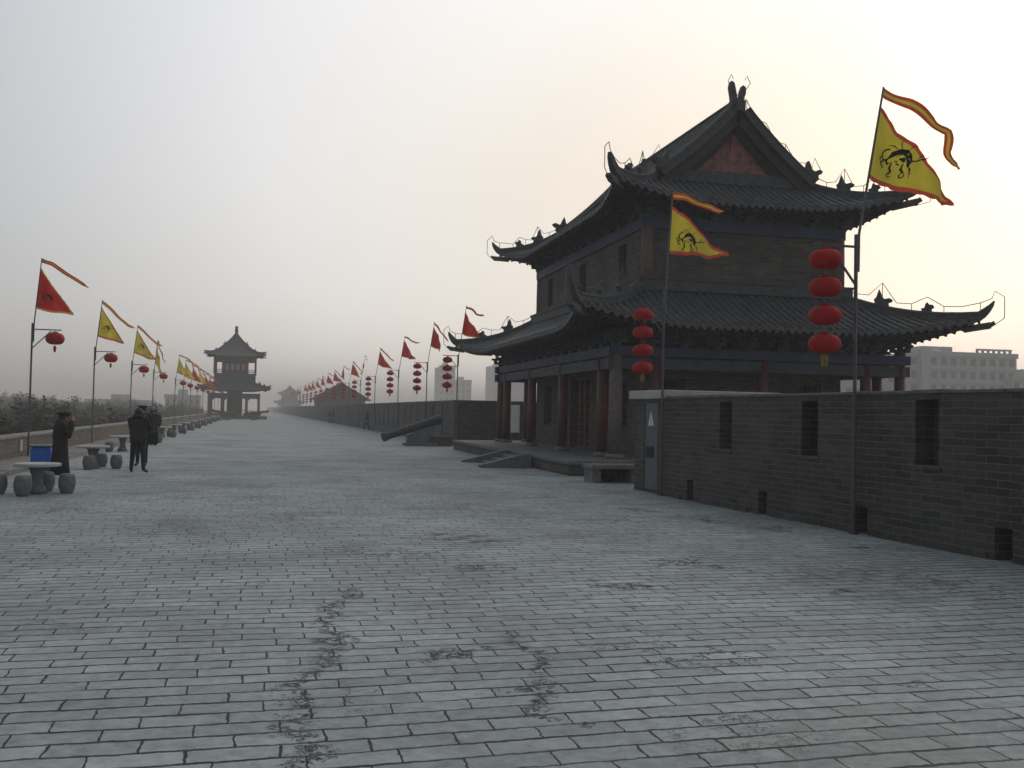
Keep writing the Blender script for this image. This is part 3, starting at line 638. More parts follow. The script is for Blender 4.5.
    ridges(r2,T,1.9,1.0,wire=True,hornf=(1.0,.45,1.0,.8))
    zr=r2.z0+.43*4.8+.0695*4.8**2
    prof=lambda d:r2.z0+.43*d+.0695*d*d
    for sy in (-1,1):
        yg=cyy+sy*(7.85-2.1)
        # red gable board, its mouldings and the verge boards
        poly=[(-2.7,prof(2.1)-.1)]+[(-(4.8-d),prof(d)-.16) for d in (2.55,3.2,3.9,4.4,4.8)]+[((4.8-d),prof(d)-.16) for d in (4.4,3.9,3.2,2.55)]+[(2.7,prof(2.1)-.1)]
        g=MB(); g.prism(poly,(cx,yg,0),(1,0,0),(0,0,1),.12); gb=g.build('gable_board','gable',T)
        g=MB(); g.prism([(-1.25,0),(1.25,0),(0,1.15)],(cx,yg+sy*.1,prof(2.1)+.02),(1,0,0),(0,0,1),.05); g.prism([(-.11,.9),(.11,.9),(.11,1.9),(-.11,1.9)],(cx,yg+sy*.09,prof(2.1)+.02),(1,0,0),(0,0,1),.04); g.build('moulding','gable',gb)
        for sx in (-1,1):
            g=MB()
            ds=[2.0+.28*i for i in range(11)]
            for d1,d2 in zip(ds[:-1],ds[1:]):
                if d2>4.79: d2=4.79
                g.bar((cx+sx*(4.8-d1),yg+sy*.42,prof(d1)-.24),(cx+sx*(4.8-d2),yg+sy*.42,prof(d2)-.24),.08,.36)
                g.bar((cx+sx*(4.8-d1),yg+sy*.16,prof(d1)-.42),(cx+sx*(4.8-d2),yg+sy*.16,prof(d2)-.42),.07,.5)
            g.build('verge_board','wood',gb)
            g=MB(); pts=[(cx+sx*(4.8-d),yg+sy*.46,prof(d)-.02) for d in ds[:10]]+[(cx+sx*.12,yg+sy*.46,prof(4.68))]
            sweep(g,pts,.3,.36); 
            # short cross tiles along the verge
            pts2=[Vector((cx+sx*(4.8-d),yg+sy*.05,prof(d)+.03)) for d in ds[:10]]
            sweep(g,pts2,.2,.24)
            g.build('verge_ridge','ridge',T)
            g=MB(); g.prism(BEAST,(cx+sx*(4.8-2.0),yg+sy*.46,prof(2.0)+.25),(sx,0,0),(0,0,1),.2); g.build('ridge_beast','ridge',T)
        g=MB(); g.box(cx-2.72,cx+2.72,yg+(.08 if sy>0 else -.36),yg+(.36 if sy>0 else -.08),prof(1.97)-.08,prof(1.97)+.34); g.build('skirt_ridge','ridge',T)
    g=MB(); sweep(g,[(cx,cyy-6.2,zr-.12),(cx,cyy+6.2,zr-.12)],.34,.52); g.build('main_ridge','ridge',T)
    for sy in (-1,1):
        g=MB(); yc=cyy+sy*6.05
        g.prism(CHI,(cx,yc,zr-.1),(1,0,0),(0,0,1),.24)
        g.prism([(-.45,0),(.4,0),(.4,.36),(.2,.42),(-.1,.4),(-.5,.36)],(cx,yc-sy*.1,zr-.1),(0,-sy,0),(0,0,1),.3)
        g.build('ridge_finial','ridge',T)
    # wires over the gable
    for sx in (-1,1):
        gw=MB(); yv=cyy-6.2; pts=[]
        for i in range(12):
            d=4.75-2.75*i/11; p=(cx+sx*(4.8-d),yv,prof(d)+.55+.12*math.sin(i*2)); pts.append(p)
            if i%2: gw.tube([(p[0],yv,prof(d)+.3),p],.012,5)
        pts=[(cx+sx*.22,yv,zr+1.05),(cx+sx*.3,yv,zr+1.2),(cx+sx*.42,yv,zr+.95),(cx+sx*.25,yv,zr+.7)]+pts+[(cx+sx*2.95,yv,prof(2.0)+1.05),(cx+sx*3.25,yv,prof(1.75)+.7)]
        gw.tube(pts,.014,5); gw.build('lightning_wire','wire',T)
    return T
PAV=big_pavilion((10.95,29.1,0),R(-1.3),'large two storey grey tiled pavilion with maroon columns on the right')
far=copy_tree(PAV); far.location=(11.3,488,0); far.rotation_euler=(0,0,0); far['label']='faint hazy pavilion farthest away beyond the row of red flags'

# stone bench slab at the near end of the platform
e=empty('stone_bench',(8.75,25.3,0),R(-1),label='low stone slab bench at the near end of the pavilion platform',cat='bench')
g=MB(); g.box(-.05,1.5,-.5,.4,.36,.47); g.build('seat','stone',e,bevel=.015)
g=MB(); g.box(.26,1.09,.18,.3,-.02,.355); g.build('shade_panel','brick',e)  # added dark panel, stands in for deep shade under the seat
for x in (.0,1.1):
    g=MB(); g.box(x,x+.25,-.4,.3,-.02,.358); g.build('leg','stone',e,bevel=.01)

# ------------------------------------------------------------------ the hazy tower on the left
def tower(loc,rz,label):
    T=empty('square_tower',loc,rz,label=label,cat='tower')
    g=MB(); g.box(-5.2,5.2,-5.2,5.2,-.1,.5); g.build('platform','stone',T)
    h1=3.85
    def put(r,z,h,m_,pts):
        p=None
        for (x,y) in pts:
            if p is None: g=MB(); g.lathe([(r,0),(r,h)],10); p=g.build('column',m_,T,smooth=True,loc=(x,y,z))
            else: link_copy(p,T,(x,y,z))
    pts=[(x,y) for x in (-h1,-1.9,1.9,h1) for y in (-h1,-1.9,1.9,h1) if abs(x)==h1 or abs(y)==h1]
    put(.2,.5,3.3,'red_far',pts)
    g=MB(); g.box(-1.2,1.2,-1.2,1.2,.5,4.6); g.build('stair_core','wood',T)
    g=MB()
    for s_ in (-1,1):
        g.box(-h1-.2,h1+.2,s_*h1-.12,s_*h1+.12,3.35,4.1); g.box(s_*h1-.12,s_*h1+.12,-h1+.13,h1-.13,3.35,4.1)
        # curved spandrels
        for a,b in ((-h1,-1.9),(-1.9,1.9),(1.9,h1)):
            for e1,e2 in ((a,a+.45),(b-.45,b)):
                g.box(e1+.2,e2-.0,s_*h1-.05,s_*h1+.05,3.1,3.345)
    g.build('beam','teal',T)
    g=MB()
    for s_ in (-1,1):
        for a,b in ((-h1,-1.9),(1.9,h1)):
            for z in (.75,1.15): g.box(a+.2,b-.2,s_*h1-.04,s_*h1+.04,z,z+.09); g.box(s_*h1-.04,s_*h1+.04,a+.2,b-.2,z,z+.09)
            for k in range(5): x=a+.3+(b-a-.6)*k/4; g.box(x-.04,x+.04,s_*h1-.03,s_*h1+.03,.5,1.15)
    g.build('railing','red_far',T)
    r1=Roof(0,0,4.9,4.9,4.65,.45,.1,.5,.5,2.5,2.4)
    g=MB()
    for f in 'FBLR': r1.surface(g,f,1.8,r=.05,pitch=.3,rows=6)
    lr=g.build('lower_roof','tile',T); g=MB()
    for f in 'FBLR': r1.surface(g,f,1.8,soff=1.3,r=0,pitch=.8,rows=2)
    g.build('soffit','wood',lr)
    ridges(r1,T,1.75,.6,beasts=True)
    g=MB(); g.box(-3.25,3.25,-3.25,3.25,5.6,7.3)
    g.build('balcony','teal',T)
    h2=3.2
    pts=[(x,y) for x in (-h2,-1.9,1.9,h2) for y in (-h2,-1.9,1.9,h2) if abs(x)==h2 or abs(y)==h2]
    put(.17,7.3,2.6,'red_far',pts)
    # screens with pale windows on the middle bays
    for k in range(4):
        a=R(90*k)
        wl=MB(); recessed(wl,3.4,2.0,.1,[(.12+.85*i,.12+.85*i+.6,.55,1.75,.06) for i in range(4)],o=(-1.7,0)); o=wl.build('screen','red_far',T,loc=(math.sin(a)*-1.85*-1,math.cos(a)*-1.85,7.3),rz=a)
        for i in range(4):
            g=MB(); g.box(-.28,.28,0,.03,0,1.15); g.build('window','jade',o,loc=(-1.7+.12+.85*i+.3,.025,.58))
    g=MB()
    for s_ in (-1,1):
        g.box(-h2-.15,h2+.15,s_*h2-.1,s_*h2+.1,9.4,10.0); g.box(s_*h2-.1,s_*h2+.1,-h2+.11,h2-.11,9.4,10.0)
        for z in (7.5,7.9): g.box(-h2,h2,s_*h2-.04,s_*h2+.04,z,z+.08); g.box(s_*h2-.04,s_*h2+.04,-h2+.05,h2-.05,z,z+.08)
    g.build('upper_beam','teal',T)
    r2=Roof(0,0,4.2,4.2,10.2,.42,.11,.45,.35,2.2,2.2)
    g=MB()
    for f in 'FBLR': r2.surface(g,f,4.2,r=.05,pitch=.3,rows=12)
    ur=g.build('upper_roof','tile',T); g=MB()
    for f in 'FBLR': r2.surface(g,f,4,soff=1.3,r=0,pitch=.8,rows=2)
    g.build('soffit','wood',ur)
    g=MB(); g.box(-2.9,2.9,-2.9,2.9,9.95,10.45); g.build('eave_wall','wood',T)
    ridges(r2,T,4.0,.45,beasts=True)
    g=MB(); g.lathe([(.5,0),(.42,.3),(.3,.45),(.2,.6),(.28,.75),(.33,.9),(.25,1.15),(.2,1.4),(.32,1.5),(.3,1.62),(.08,1.7)],12,c=(0,0,13.6)); g.build('finial','ridge',T,smooth=True)
    return T
tower((-3.25,169,0),0,'square two storey tower with pyramid roof in the haze on the left')

# low gabled house beyond the right parapet
e=empty('gabled_house',(11.2,196,0),0,label='low house with a plain grey gable roof behind the right parapet',cat='house')
e.scale=(.86,1,1)
g=MB(); g.box(.8,11.6,.5,12,0,3.7); g.prism([(-.6,0),(11.4,0),(5.4,3.15)],(.8,.52,3.65),(1,0,0),(0,0,1),.1); g.build('wall','brick_far',e)
for sx in (0,1):
    g=MB(); a=(6.2,7.0); b=(-.3 if sx==0 else 12.7,3.75)
    n=44
    for i in range(n):
        y=-.4+13.4*i/n; 
        P=[]; 
        for yy,h in ((y,0),(y+.08,.0),(y+.1,.08),(y+.2,.08),(y+.22,0),(y+13.4/n,0)):
            P.append([(b[0]+(a[0]-b[0])*t/6,yy,b[1]+(a[1]-b[1])*(.8*t/6+.2*(t/6)**2)+h) for t in range(7)])
        g.grid(P)
    g.bar((a[0],-.42,a[1]-.12),(b[0],-.42,b[1]-.08),.1,.4); g.bar((a[0],13,a[1]-.12),(b[0],13,b[1]-.08),.1,.4)
    rf=g.build('roof','tile',e)
g=MB(); g.box(6.0,6.4,-.5,13.1,6.9,7.3); g.build('ridge','ridge',e)
g=MB(); 
for x in (1.2,3.9,6.2,8.5,11.2):
    g.lathe([(.18,0),(.18,3.4)],8,c=(x,-.1,0))
g.build('columns','red_far',e)

# ------------------------------------------------------------------ flag poles and lanterns
def ripple(x,z,ph,amp): return amp*math.sin(4.2*x+1.3*z+ph)*min(1,max(0,x)/.6)+.045*math.sin(8.5*x-3.2*z+ph*2)*min(1,max(0,x)/.4)+.02*math.sin(15*x+7*z+ph)*min(1,max(0,x)/.4)
EMB=[]
def spiral(cx,cz,r0,r1,a0,a1,n=14): return [(cx+(r0+(r1-r0)*i/n)*math.cos(a0+(a1-a0)*i/n),cz+(r0+(r1-r0)*i/n)*math.sin(a0+(a1-a0)*i/n)) for i in range(n+1)]
EMB+=[([(-.16,.06),(-.1,.13),(-.02,.15),(.06,.12),(.12,.04),(.15,-.06),(.13,-.15)],.10),([(-.02,.02),(.04,.0),(.06,-.06)],.07),(spiral(-.2,.1,.06,.13,5.4,1.2,12),.03),([(-.14,.1),(-.2,.02),(-.17,-.05),(-.12,-.02)],.045),
      (spiral(-.28,-.03,.025,.05,0,5,8),.028),([(-.31,.1),(-.36,.05),(-.33,-.01)],.03),([(-.3,-.08),(-.27,-.12),(-.23,-.09)],.03),
      ([(-.1,-.02),(-.13,-.12),(-.1,-.2),(-.15,-.25)],.035),(spiral(-.13,-.26,.05,.03,1.5,6,9),.018),([(.05,-.08),(.04,-.18),(.1,-.25)],.04),(spiral(.09,-.29,.05,.03,1,7,10),.02),([(.14,-.14),(.2,-.2),(.2,-.28)],.035),([(.2,-.28),(.25,-.26)],.02),([(.2,-.28),(.22,-.34)],.02),
      ([(.14,-.02),(.22,-.05),(.30,-.04),(.38,.0),(.44,.01),(.50,.07)],.022),([(.3,-.04),(.33,.03),(.4,.08)],.016),([(-.05,.19),(-.12,.28),(-.22,.3)],.014),([(.0,.19),(-.02,.3),(.02,.38)],.014),([(.1,.14),(.16,.22),(.24,.22)],.016),
      ([(-.06,.06),(.0,.09)],.03),([(.07,.04),(.09,-.03)],.03),([(-.05,-.05),(.0,-.1)],.05),([(-.08,.0),(-.03,-.03)],.04)]
def make_flag(parent,colour,rod0,rod1,yaw,ph,sag=.3,length=1.7,hgt=1.25,emblem=True,amp=.15,pw=.14,pen=((.5,-.22),(.95,-.45),(1.2,-.62),(1.25,-.95),(1.42,-1.22)),curl=0):
    """flag hangs from the slanting rod: frame with origin on rod top; x along the wind, z up"""
    rod0=Vector(rod0); rod1=Vector(rod1); rd=(rod1-rod0).normalized()
    top=rod1-rd*.32; low=top-rd*hgt; ex=Vector((math.cos(yaw),math.sin(yaw),0)); ny=Vector((-math.sin(yaw),math.cos(yaw),0))
    def W(x,z):  # x: metres downwind, z: metres above low corner (measured along the rod)
        b=low+rd*z; cu=curl*x*x
        return b+ex*(x-abs(cu)*.2)+ny*(ripple(x,z,ph,amp)+cu)+Vector((0,0,-.035*math.sin(6*x+ph)*min(1,x)))
    ns=34; cols=[]
    def edge(s,tt):
        # tip below the low corner: straight edges with scallops
        x=length*s; zl=-sag*s+ -.0; zu=hgt*(1-s)+(-sag)*s
        zu-=.06*math.sin(math.pi*s); zl-=.05*math.sin(math.pi*s)
        return x,zl,zu
    g=MB(); rows=[]
    for i in range(ns+1):
        s=i/ns*.985; x,zl,zu=edge(s,0); wd=zu-zl; sc_=.022*abs(math.sin(s*math.pi*9)); tb=min(.062 if colour=='yellow' else .045,wd*.42)
        zs=[zl-sc_,zl+tb]+[zl+tb+(wd-2*tb)*k/6 for k in range(1,6)]+[zu-tb,zu+sc_]
        rows.append([W(x,z) for z in zs])
    k=len(rows[0])
    for i in range(ns):
        for j in range(k-1):
            mi=1 if (j==0 or j==k-2 or i>ns-4) else 0
            g.add([rows[i][j],rows[i][j+1],rows[i+1][j+1],rows[i+1][j]],[(0,1,2,3)],mi)
    fm={'yellow':('yel','bord'),'red':('redf','yelb')}[colour]
    fo=g.build('flag',list(fm),parent)
    bm=bmesh.new(); bm.from_mesh(fo.data); bmesh.ops.remove_doubles(bm,verts=bm.verts,dist=1e-4); bm.to_mesh(fo.data); bm.free(); fo.data.polygons.foreach_set('use_smooth',[True]*len(fo.data.polygons))
    if emblem:
        ge=MB(); es=length*.52; cxe=length*.29; cze=hgt*.27
        for sgn in (-1,1):
            for pts,wd in EMB:
                P=[]
                for i,(a,b) in enumerate(pts):
                    a2,b2=pts[min(i+1,len(pts)-1)]; a1,b1=pts[max(i-1,0)]; t=Vector((a2-a1,b2-b1)).normalized() if (a2-a1 or b2-b1) else Vector((1,0)); q=Vector((-t.y,t.x))*wd*.5*(1 if 0<i<len(pts)-1 else .3)
                    P.append([W(cxe+(a+q.x*k_)*es,cze+(b+q.y*k_)*es)+ny*.006*sgn for k_ in (-1,1)])
                ge.grid(P)
        ge.build('emblem','black',fo)
    # pennant streamer above the flag
    gp=MB(); pts=[(0,-.06)]+list(pen); fine=[]
    for i in range(len(pts)-1):
        for t in range(6): fine.append((pts[i][0]+(pts[i+1][0]-pts[i][0])*t/6,pts[i][1]+(pts[i+1][1]-pts[i][1])*t/6))
    fine.append(pts[-1]); P=[[] for _ in fine]
    nF=len(fine)
    for i,(a,b) in enumerate(fine):
        a2,b2=fine[min(i+1,nF-1)]; a1,b1=fine[max(i-1,0)]; t=Vector((a2-a1,b2-b1)).normalized(); q=Vector((-t.y,t.x)) if i>0 else Vector((0,1))
        wd=pw*(1-.3*i/nF)*(1 if i<nF-2 else .4); b_=rod1+ex*a+Vector((0,0,b))-rd*.02
        tw=math.sin(i*.5+ph)*.5
        P[i]=[b_+(ex*q.x+Vector((0,0,q.y))*(1-.2*abs(tw)))*wd*kk+ny*(.05*math.sin(i*.55+ph)+tw*wd*kk*.5) for kk in (-.5,-.16,.16,.5)]
    for i in range(nF-1):
        for j in range(3): gp.add([P[i][j],P[i][j+1],P[i+1][j+1],P[i+1][j]],[(0,1,2,3)],0 if j!=1 else 1)
    po=gp.build('pennant',['bord','yel'] if colour=='yellow' else ['redf','yelb'],parent,smooth=True)
M['yelb']=mat('ochre_flag_border',(.55,.33,.05),.85,.2,3,translucent=.45)
def flag_pole(loc,armdir,colour,label,group,yaw=0,ph=0,lean=.3,H=4.85,rodtop=7.2,armz=4.6,arm=.62,**kw):
    e=empty('flag_pole',loc,0,label=label,cat='flag pole',group=group)
    g=MB(); g.tube([(0,0,0),(0,0,H)],.031,8); g.lathe([(.09,0),(.09,.02)],10); g.build('pole','pole',e,smooth=False)
    g=MB(); g.tube([(.045,0,H-.6),(.05,0,H),(.05+lean,0,rodtop)],[.022,.022,.016],6); g.build('flag_rod','pole',e)
    g=MB(); g.bar((0,-.0,armz),(armdir*(arm+.18),0,armz),.035); g.bar((0,0,armz-.62),(armdir*arm*.82,0,armz-.04),.03); g.build('bracket_arm','pole',e)
    make_flag(e,colour,(.05,0,H),(.05+lean,0,rodtop),yaw,ph,**kw)
    return e
def lantern_parts(parent,loc,rad,hh,name='lantern',top=True):
    prof=[]; n=9
    for i in range(n+1):
        a=-math.pi/2+math.pi*i/n; prof.append((rad*(.24+.76*math.cos(a)**.8 if abs(math.cos(a))>1e-6 else .24),hh*math.sin(a)))
    g=MB(); nn=20; vs=[];
    for (r,z) in prof:
        for k in range(nn): 
            q=r*(1 if k%2 else .965); a=2*math.pi*k/nn; vs.append((q*math.cos(a),q*math.sin(a),z))
    fs=[(i*nn+k,i*nn+(k+1)%nn,(i+1)*nn+(k+1)%nn,(i+1)*nn+k) for i in range(len(prof)-1) for k in range(nn)]+[tuple(range(nn))[::-1],tuple((len(prof)-1)*nn+k for k in range(nn))]
    g.add(vs,fs); return g.build(name,'red',parent,smooth=True,loc=loc)
def lantern_string_proto(loc,label,group):
    e=empty('lantern_string',loc,0,label=label,cat='lanterns',group=group)
    p=None
    for k in range(4):
        z=-.25-.45*k
        if p is None:
            p=lantern_parts(e,(0,0,z),.265,.148); g=MB(); g.lathe([(.08,0),(.08,.04)],10,c=(0,0,.15)); g.build('rim','red',p)
        else:
            c=link_copy(p,e,(0,0,z)); link_copy(p.children[0],c)
    g=MB(); g.tube([(0,0,0),(0,0,-1.8)],.008,5); g.build('cord','wire',e)
    g=MB(); g.lathe([(.03,0),(.06,-.05),(.055,-.16),(.05,-.22)][::-1],8,c=(0,0,-1.74)); g.build('tassel','gold',e)
    return e
def single_lantern_proto(loc,label,group):
    e=empty('lantern',loc,0,label=label,cat='lantern',group=group)
    lantern_parts(e,(0,0,-.27),.29,.19,'shade'); g=MB(); g.lathe([(.09,0),(.09,.04)],10,c=(0,0,-.085)); g.build('rim','gold',e)
    g=MB(); g.tube([(0,0,0),(0,0,-.1)],.01,5); g.build('cord','wire',e)
    g=MB(); g.lathe([(.02,0),(.05,-.04),(.045,-.12),(.03,-.2)][::-1],8,c=(0,0,-.5)); g.build('tassel','red',e)
    return e
GR='flag poles along the right parapet'; GLs='strings of four red lanterns on the right'
flag_pole((9.27,13.85,0),-1,'yellow','nearest flag pole with large yellow dragon flag against the bright sky on the right',GR,yaw=0,ph=.4,lean=.43,H=4.78,rodtop=7.22,armz=4.58,arm=.56,hgt=1.2,length=1.76,sag=.36,pw=.2)
flag_pole((9.02,20.95,0),-1,'yellow','second flag pole whose yellow flag hangs in front of the big pavilion',GR,yaw=0,ph=2.2,lean=.13,H=4.75,rodtop=6.98,armz=4.3,arm=.5,hgt=1.1,length=1.58,sag=-.02,pw=.17,pen=((.35,-.1),(.75,-.22),(1.05,-.32),(1.3,-.33)))
LS=lantern_string_proto((8.72,13.85,4.6),'nearest string of four red lanterns hanging from the large pole at right',GLs)
c=copy_tree(LS); c.location=(8.52,20.95,4.33); c.scale=(.9,.9,.9); c['label']='four red lanterns hanging in front of the pavilion lower roof corner'
ry=[51.5,60,72.5,87,99.5,112,124.5,138,151,164,178,192,206,222,240,260,285,310,340,375]
rl=['red flag on the tall pole beside the pavilion roof tip','red flag with curling tail on second pole past the pavilion','plump red flag on the pole above the cannon muzzle','wide red flag on the fourth pole past the pavilion, left of the cannon','narrow folded dark red flag on the pole above the far walker','red flag on the sixth pole past the pavilion above the house eave']
ll=['red lantern string just left of the pavilion eave tip','red lantern string above the cannon tail end','red lantern string above the cannon muzzle','red lantern string over the parapet above the far walker','red lantern string at the right eave of the low gabled house','red lantern string just left of the low gabled house ridge']
fyaw=[.5,.55,.4,.1,1.3,.5,.8,.3,.6,.5]
for i,yy in enumerate(ry):
    random.seed(100+i)
    fl_=flag_pole((10.4 if i==0 else 10.2,yy,0),-1,'red',rl[i] if i<6 else 'small red flag on a distant pole in the hazy row along the right parapet',GR,yaw=fyaw[i%10],ph=i*1.7,lean=.36,H=4.85,rodtop=7.5 if i==0 else 7.35,armz=4.8,arm=.62,hgt=1.2,length=1.35,sag=.15+.2*random.random(),emblem=False,curl=[0,.25,0,0,.3][i%5],pen=((.35,-.12),(.7,-.35),(1.0,-.42),(1.3,-.38)) if i%2==0 else ((.25,-.3),(.6,-.6),(.95,-.95),(1.25,-1.1)))
    if i>13: continue
    c=copy_tree(LS); c.location=((9.85 if i==0 else 9.6),yy,4.82); c['label']=ll[i] if i<6 else 'small red lantern string on a distant pole along the right parapet'
LY_=[34.3,47,60.6,73.3,93,103,115,128,142,156,170,184,200]
lc=['red','yellow','yellow','yellow','yellow','yellow','red','yellow','red','red','red','red','red']
GLp='flag poles along the left low wall'; GLa='single red lanterns on the left'
lab=['leftmost flag pole with a red flag above the guard','flag pole with yellow flag standing behind the second stone table','third pole from the left with a yellow flag','fourth pole from the left with its yellow flag hanging down','yellow flag pole left of the tower, fifth from the left','yellow flag pole just left of the tower, sixth from the left']
lla=['largest red lantern on the leftmost flag pole','red lantern on the second pole from the left','red lantern on the third pole from the left','red lantern under the drooping yellow flag','red lantern on the fifth pole from the left','red lantern on the sixth pole from the left']
L1=None
for i,yy in enumerate(LY_):
    random.seed(200+i)
    kw=dict(yaw=[.1,.25,.2,.9,.5,.2,.5][i%7],ph=i*1.3+.5,lean=[.16,.2,.22,.16,.25,.15][i%6],H=4.25,rodtop=6.35,armz=4.05,arm=.68,hgt=1.3,length=[1.15,1.15,1.3,.9,1.2,1.2,1.1][i%7],sag=[.15,.25,.4,1.2,.3,.5,.3][i%7],emblem=i<4)
    if i in(1,2): kw['pen']=((.35,-.35),(.75,-.75),(1.1,-1.05),(1.4,-1.15))
    if i==0: kw['pen']=((.3,-.15),(.7,-.42),(1.0,-.6),(1.4,-.85))
    if i==3: kw['pen']=((.2,-.5),(.45,-1.0),(.6,-1.3),(.8,-1.6))
    flag_pole((-6.95,yy,.13),1,lc[i],lab[i] if i<6 else ('small %s flag on a hazy pole in front of the distant tower'%lc[i]),GLp,**kw)
    if L1 is None: L1=single_lantern_proto((-6.27,yy,4.17),lla[0],GLa)
    else:
        c=copy_tree(L1); c.location=(-6.27,yy,4.17); c['label']=lla[i] if i<6 else 'tiny red lantern on a hazy pole near the distant tower'

# ------------------------------------------------------------------ stone tables, stools, bin, cannons
GT='round stone tables along the left kerb'; GS='drum shaped stone stools beside the stone tables'
def table(loc,label,r=.52,h=.6):
    e=empty('stone_table',loc,0,label=label,cat='table',group=GT)
    g=MB(); g.lathe([(r*.9,h-.07),(r,h-.055),(r,h-.012),(r*.97,h)],28); g.build('tabletop','stone_l',e)
    g=MB(); g.lathe([(.2,-.02),(.18,.08),(.12,.18),(.105,.3),(.13,.42),(.17,h-.072)],16); g.build('pedestal','stone',e,smooth=True)
    return e
def stool_mesh():
    g=MB(); g.lathe([(.10,-.02),(.125,.02),(.16,.12),(.17,.2),(.16,.3),(.135,.375),(.11,.39)],20); return g
def stool(loc,label):
    e=stool_mesh().build('stone_stool','stone',smooth=True,loc=loc); return tag(e,label,'stool',GS)
table((-4.22,21.75,0),'round pale stone table in front of the blue bin and the guard',r=.44)
sp=stool((-4.9,21.6,0),'stone stool cut by the left edge of the photo')
for p,l in (((-4.36,21.15,0),'stone stool directly left of the nearest table leg'),((-3.66,21.75,0),'stone stool at the feet of the guard'),((-4.15,22.3,0),'stone stool hidden behind the nearest table leg')):
    c=link_copy(sp,None,p); c['label']=l
table((-4.42,30.2,0),'round stone table between the guard and the standing pair',r=.45,h=.64)
for p,l in (((-4.42,29.5,0),'stone stool in front of the second table'),((-3.78,30.1,0),'stone stool right of the second table beside the standing pair'),((-4.3,31.0,0),'stone stool behind the second table leg')):
    c=link_copy(sp,None,p); c['label']=l
tb=table((-5.0,41.5,0),'third stone table half hidden behind the standing pair')
for k,yy in enumerate((52,61,70,79,89,100,112,126,140)):
    c=copy_tree(tb); c.location=(-5.2,yy,0); c['label']='distant stone table, one of the tiny row along the kerb past the people'
    for dx,dy in ((.65,-.3),(-.3,.7),(.35,.75)):
        c=link_copy(sp,None,(-5.2+dx,yy+dy,0)); c['label']='tiny distant stone stool beside the far tables along the kerb'
for dx,dy,l in ((-.4,-.7,'stone stool in front of the third table'),(.55,.6,'stone stool behind the third table')):
    c=link_copy(sp,None,(-5.0+dx,41.5+dy,0)); c['label']=l
e=empty('litter_bin',(-5.05,26.4,0),R(8),label='bright blue litter bin with grey lid behind the nearest table',cat='bin')
g=MB(); g.rings([((0,0,.06),.16,.14),((0,0,.72),.2,.17)],4); 
g=MB()
for (z0,a,z1,b) in ((.05,.16,.74,.2),):
    g.add([(-a,-a*.8,z0),(a,-a*.8,z0),(a,a*.8,z0),(-a,a*.8,z0),(-b,-b*.8,z1),(b,-b*.8,z1),(b,b*.8,z1),(-b,b*.8,z1)],[(3,2,1,0),(4,5,6,7),(0,1,5,4),(1,2,6,5),(2,3,7,6),(3,0,4,7)])
g.box(-.23,-.17,-.2,.2,.1,.7); g.box(.17,.23,-.2,.2,.1,.7)
g.build('body','bin',e,bevel=.015)
g=MB(); g.box(-.26,.26,-.22,.22,.745,.79); g.build('lid','metal',e,bevel=.012)
g=MB(); g.box(-.15,.15,-.1,.1,0,.05); g.build('foot','metal',e)

def cannon_barrel(mb,a,b,r0,r1):
    a=Vector(a); b=Vector(b); d=b-a   # a muzzle, b breech
    ts=[0,.004,.03,.05,.09,.1,.35,.36,.385,.39,.65,.66,.69,.7,.93,.94,.985,1.0]
    rr=[.55,1.18,1.25,1.2,1.02,1.0,1.05,1.13,1.13,1.06,1.14,1.22,1.22,1.15,1.24,1.36,1.36,.9]
    mb.tube([a+d*t for t in ts],[r0*k for k in rr],14)
    mb.tube([b,b+d*.03,b+d*.06],[r0*.35,r0*.4,r0*.2],10)
e=empty('cannon',(8.4,52,0),0,label='long black cannon on a slate box pointing left beside the pavilion',cat='cannon')
g=MB(); cannon_barrel(g,(-1.95,-.9,.42),(1.25,.1,1.40),.20,.2); g.build('barrel','cast',e,smooth=False)
g=MB(); g.box(-.75,.95,-.85,.35,-.02,.13); g.build('plinth','stone',e,bevel=.01)
g=MB(); g.prism([(-.6,.0),(.75,.0),(.75,.72),(.3,.78),(-.6,.42)],(0,-.25,.13),(1,0,0),(0,0,1),.7); g.build('mount','crate',e,bevel=.01)
g=MB(); g.box(-.62,.62,-.3,.3,0,.06); g.box(-.6,.6,-.28,.28,.062,.42); g.box(-.64,.64,-.31,.31,.422,.46)
tag(g.build('wooden_chest','brownbox',loc=(9.55,51.6,0),bevel=.01),'brown wooden chest on the ground at the breech end of the cannon','chest')
def wheeled_cannon(loc,rz,label):
    e=empty('wheeled_cannon',loc,rz,label=label,cat='cannon')
    g=MB(); cannon_barrel(g,(2.4,0,1.35),(-1.3,0,.8),.16,.2); g.build('barrel','cast',e)
    g=MB(); g.bar((1.2,-.3,.85),(-2.2,-.3,.3),.12,.25); g.bar((1.2,.3,.85),(-2.2,.3,.3),.12,.25); g.bar((.2,-.6,.62),(.2,.6,.62),.12,.12); g.build('carriage','brownbox',e)
    for s_ in (-1,1):
        g=MB(); n=18; P=[(.2+.6*math.cos(2*math.pi*k/n),s_*.62,.62+.6*math.sin(2*math.pi*k/n)) for k in range(n+1)]; g.tube(P,.05,6,cap=False)
        for k in range(8): a=math.pi*k/8; g.bar((.2-.6*math.cos(a),s_*.62,.62-.6*math.sin(a)),(.2+.6*math.cos(a),s_*.62,.62+.6*math.sin(a)),.04)
        g.build('wheel','brownbox',e)
    return e
wheeled_cannon((-.3,152,0),R(-10),'dark wheeled cannon pointing right in front of the tower')
wheeled_cannon((-3.7,147,0),R(160),'second dark wheeled cannon to the left, at the foot of the tower')

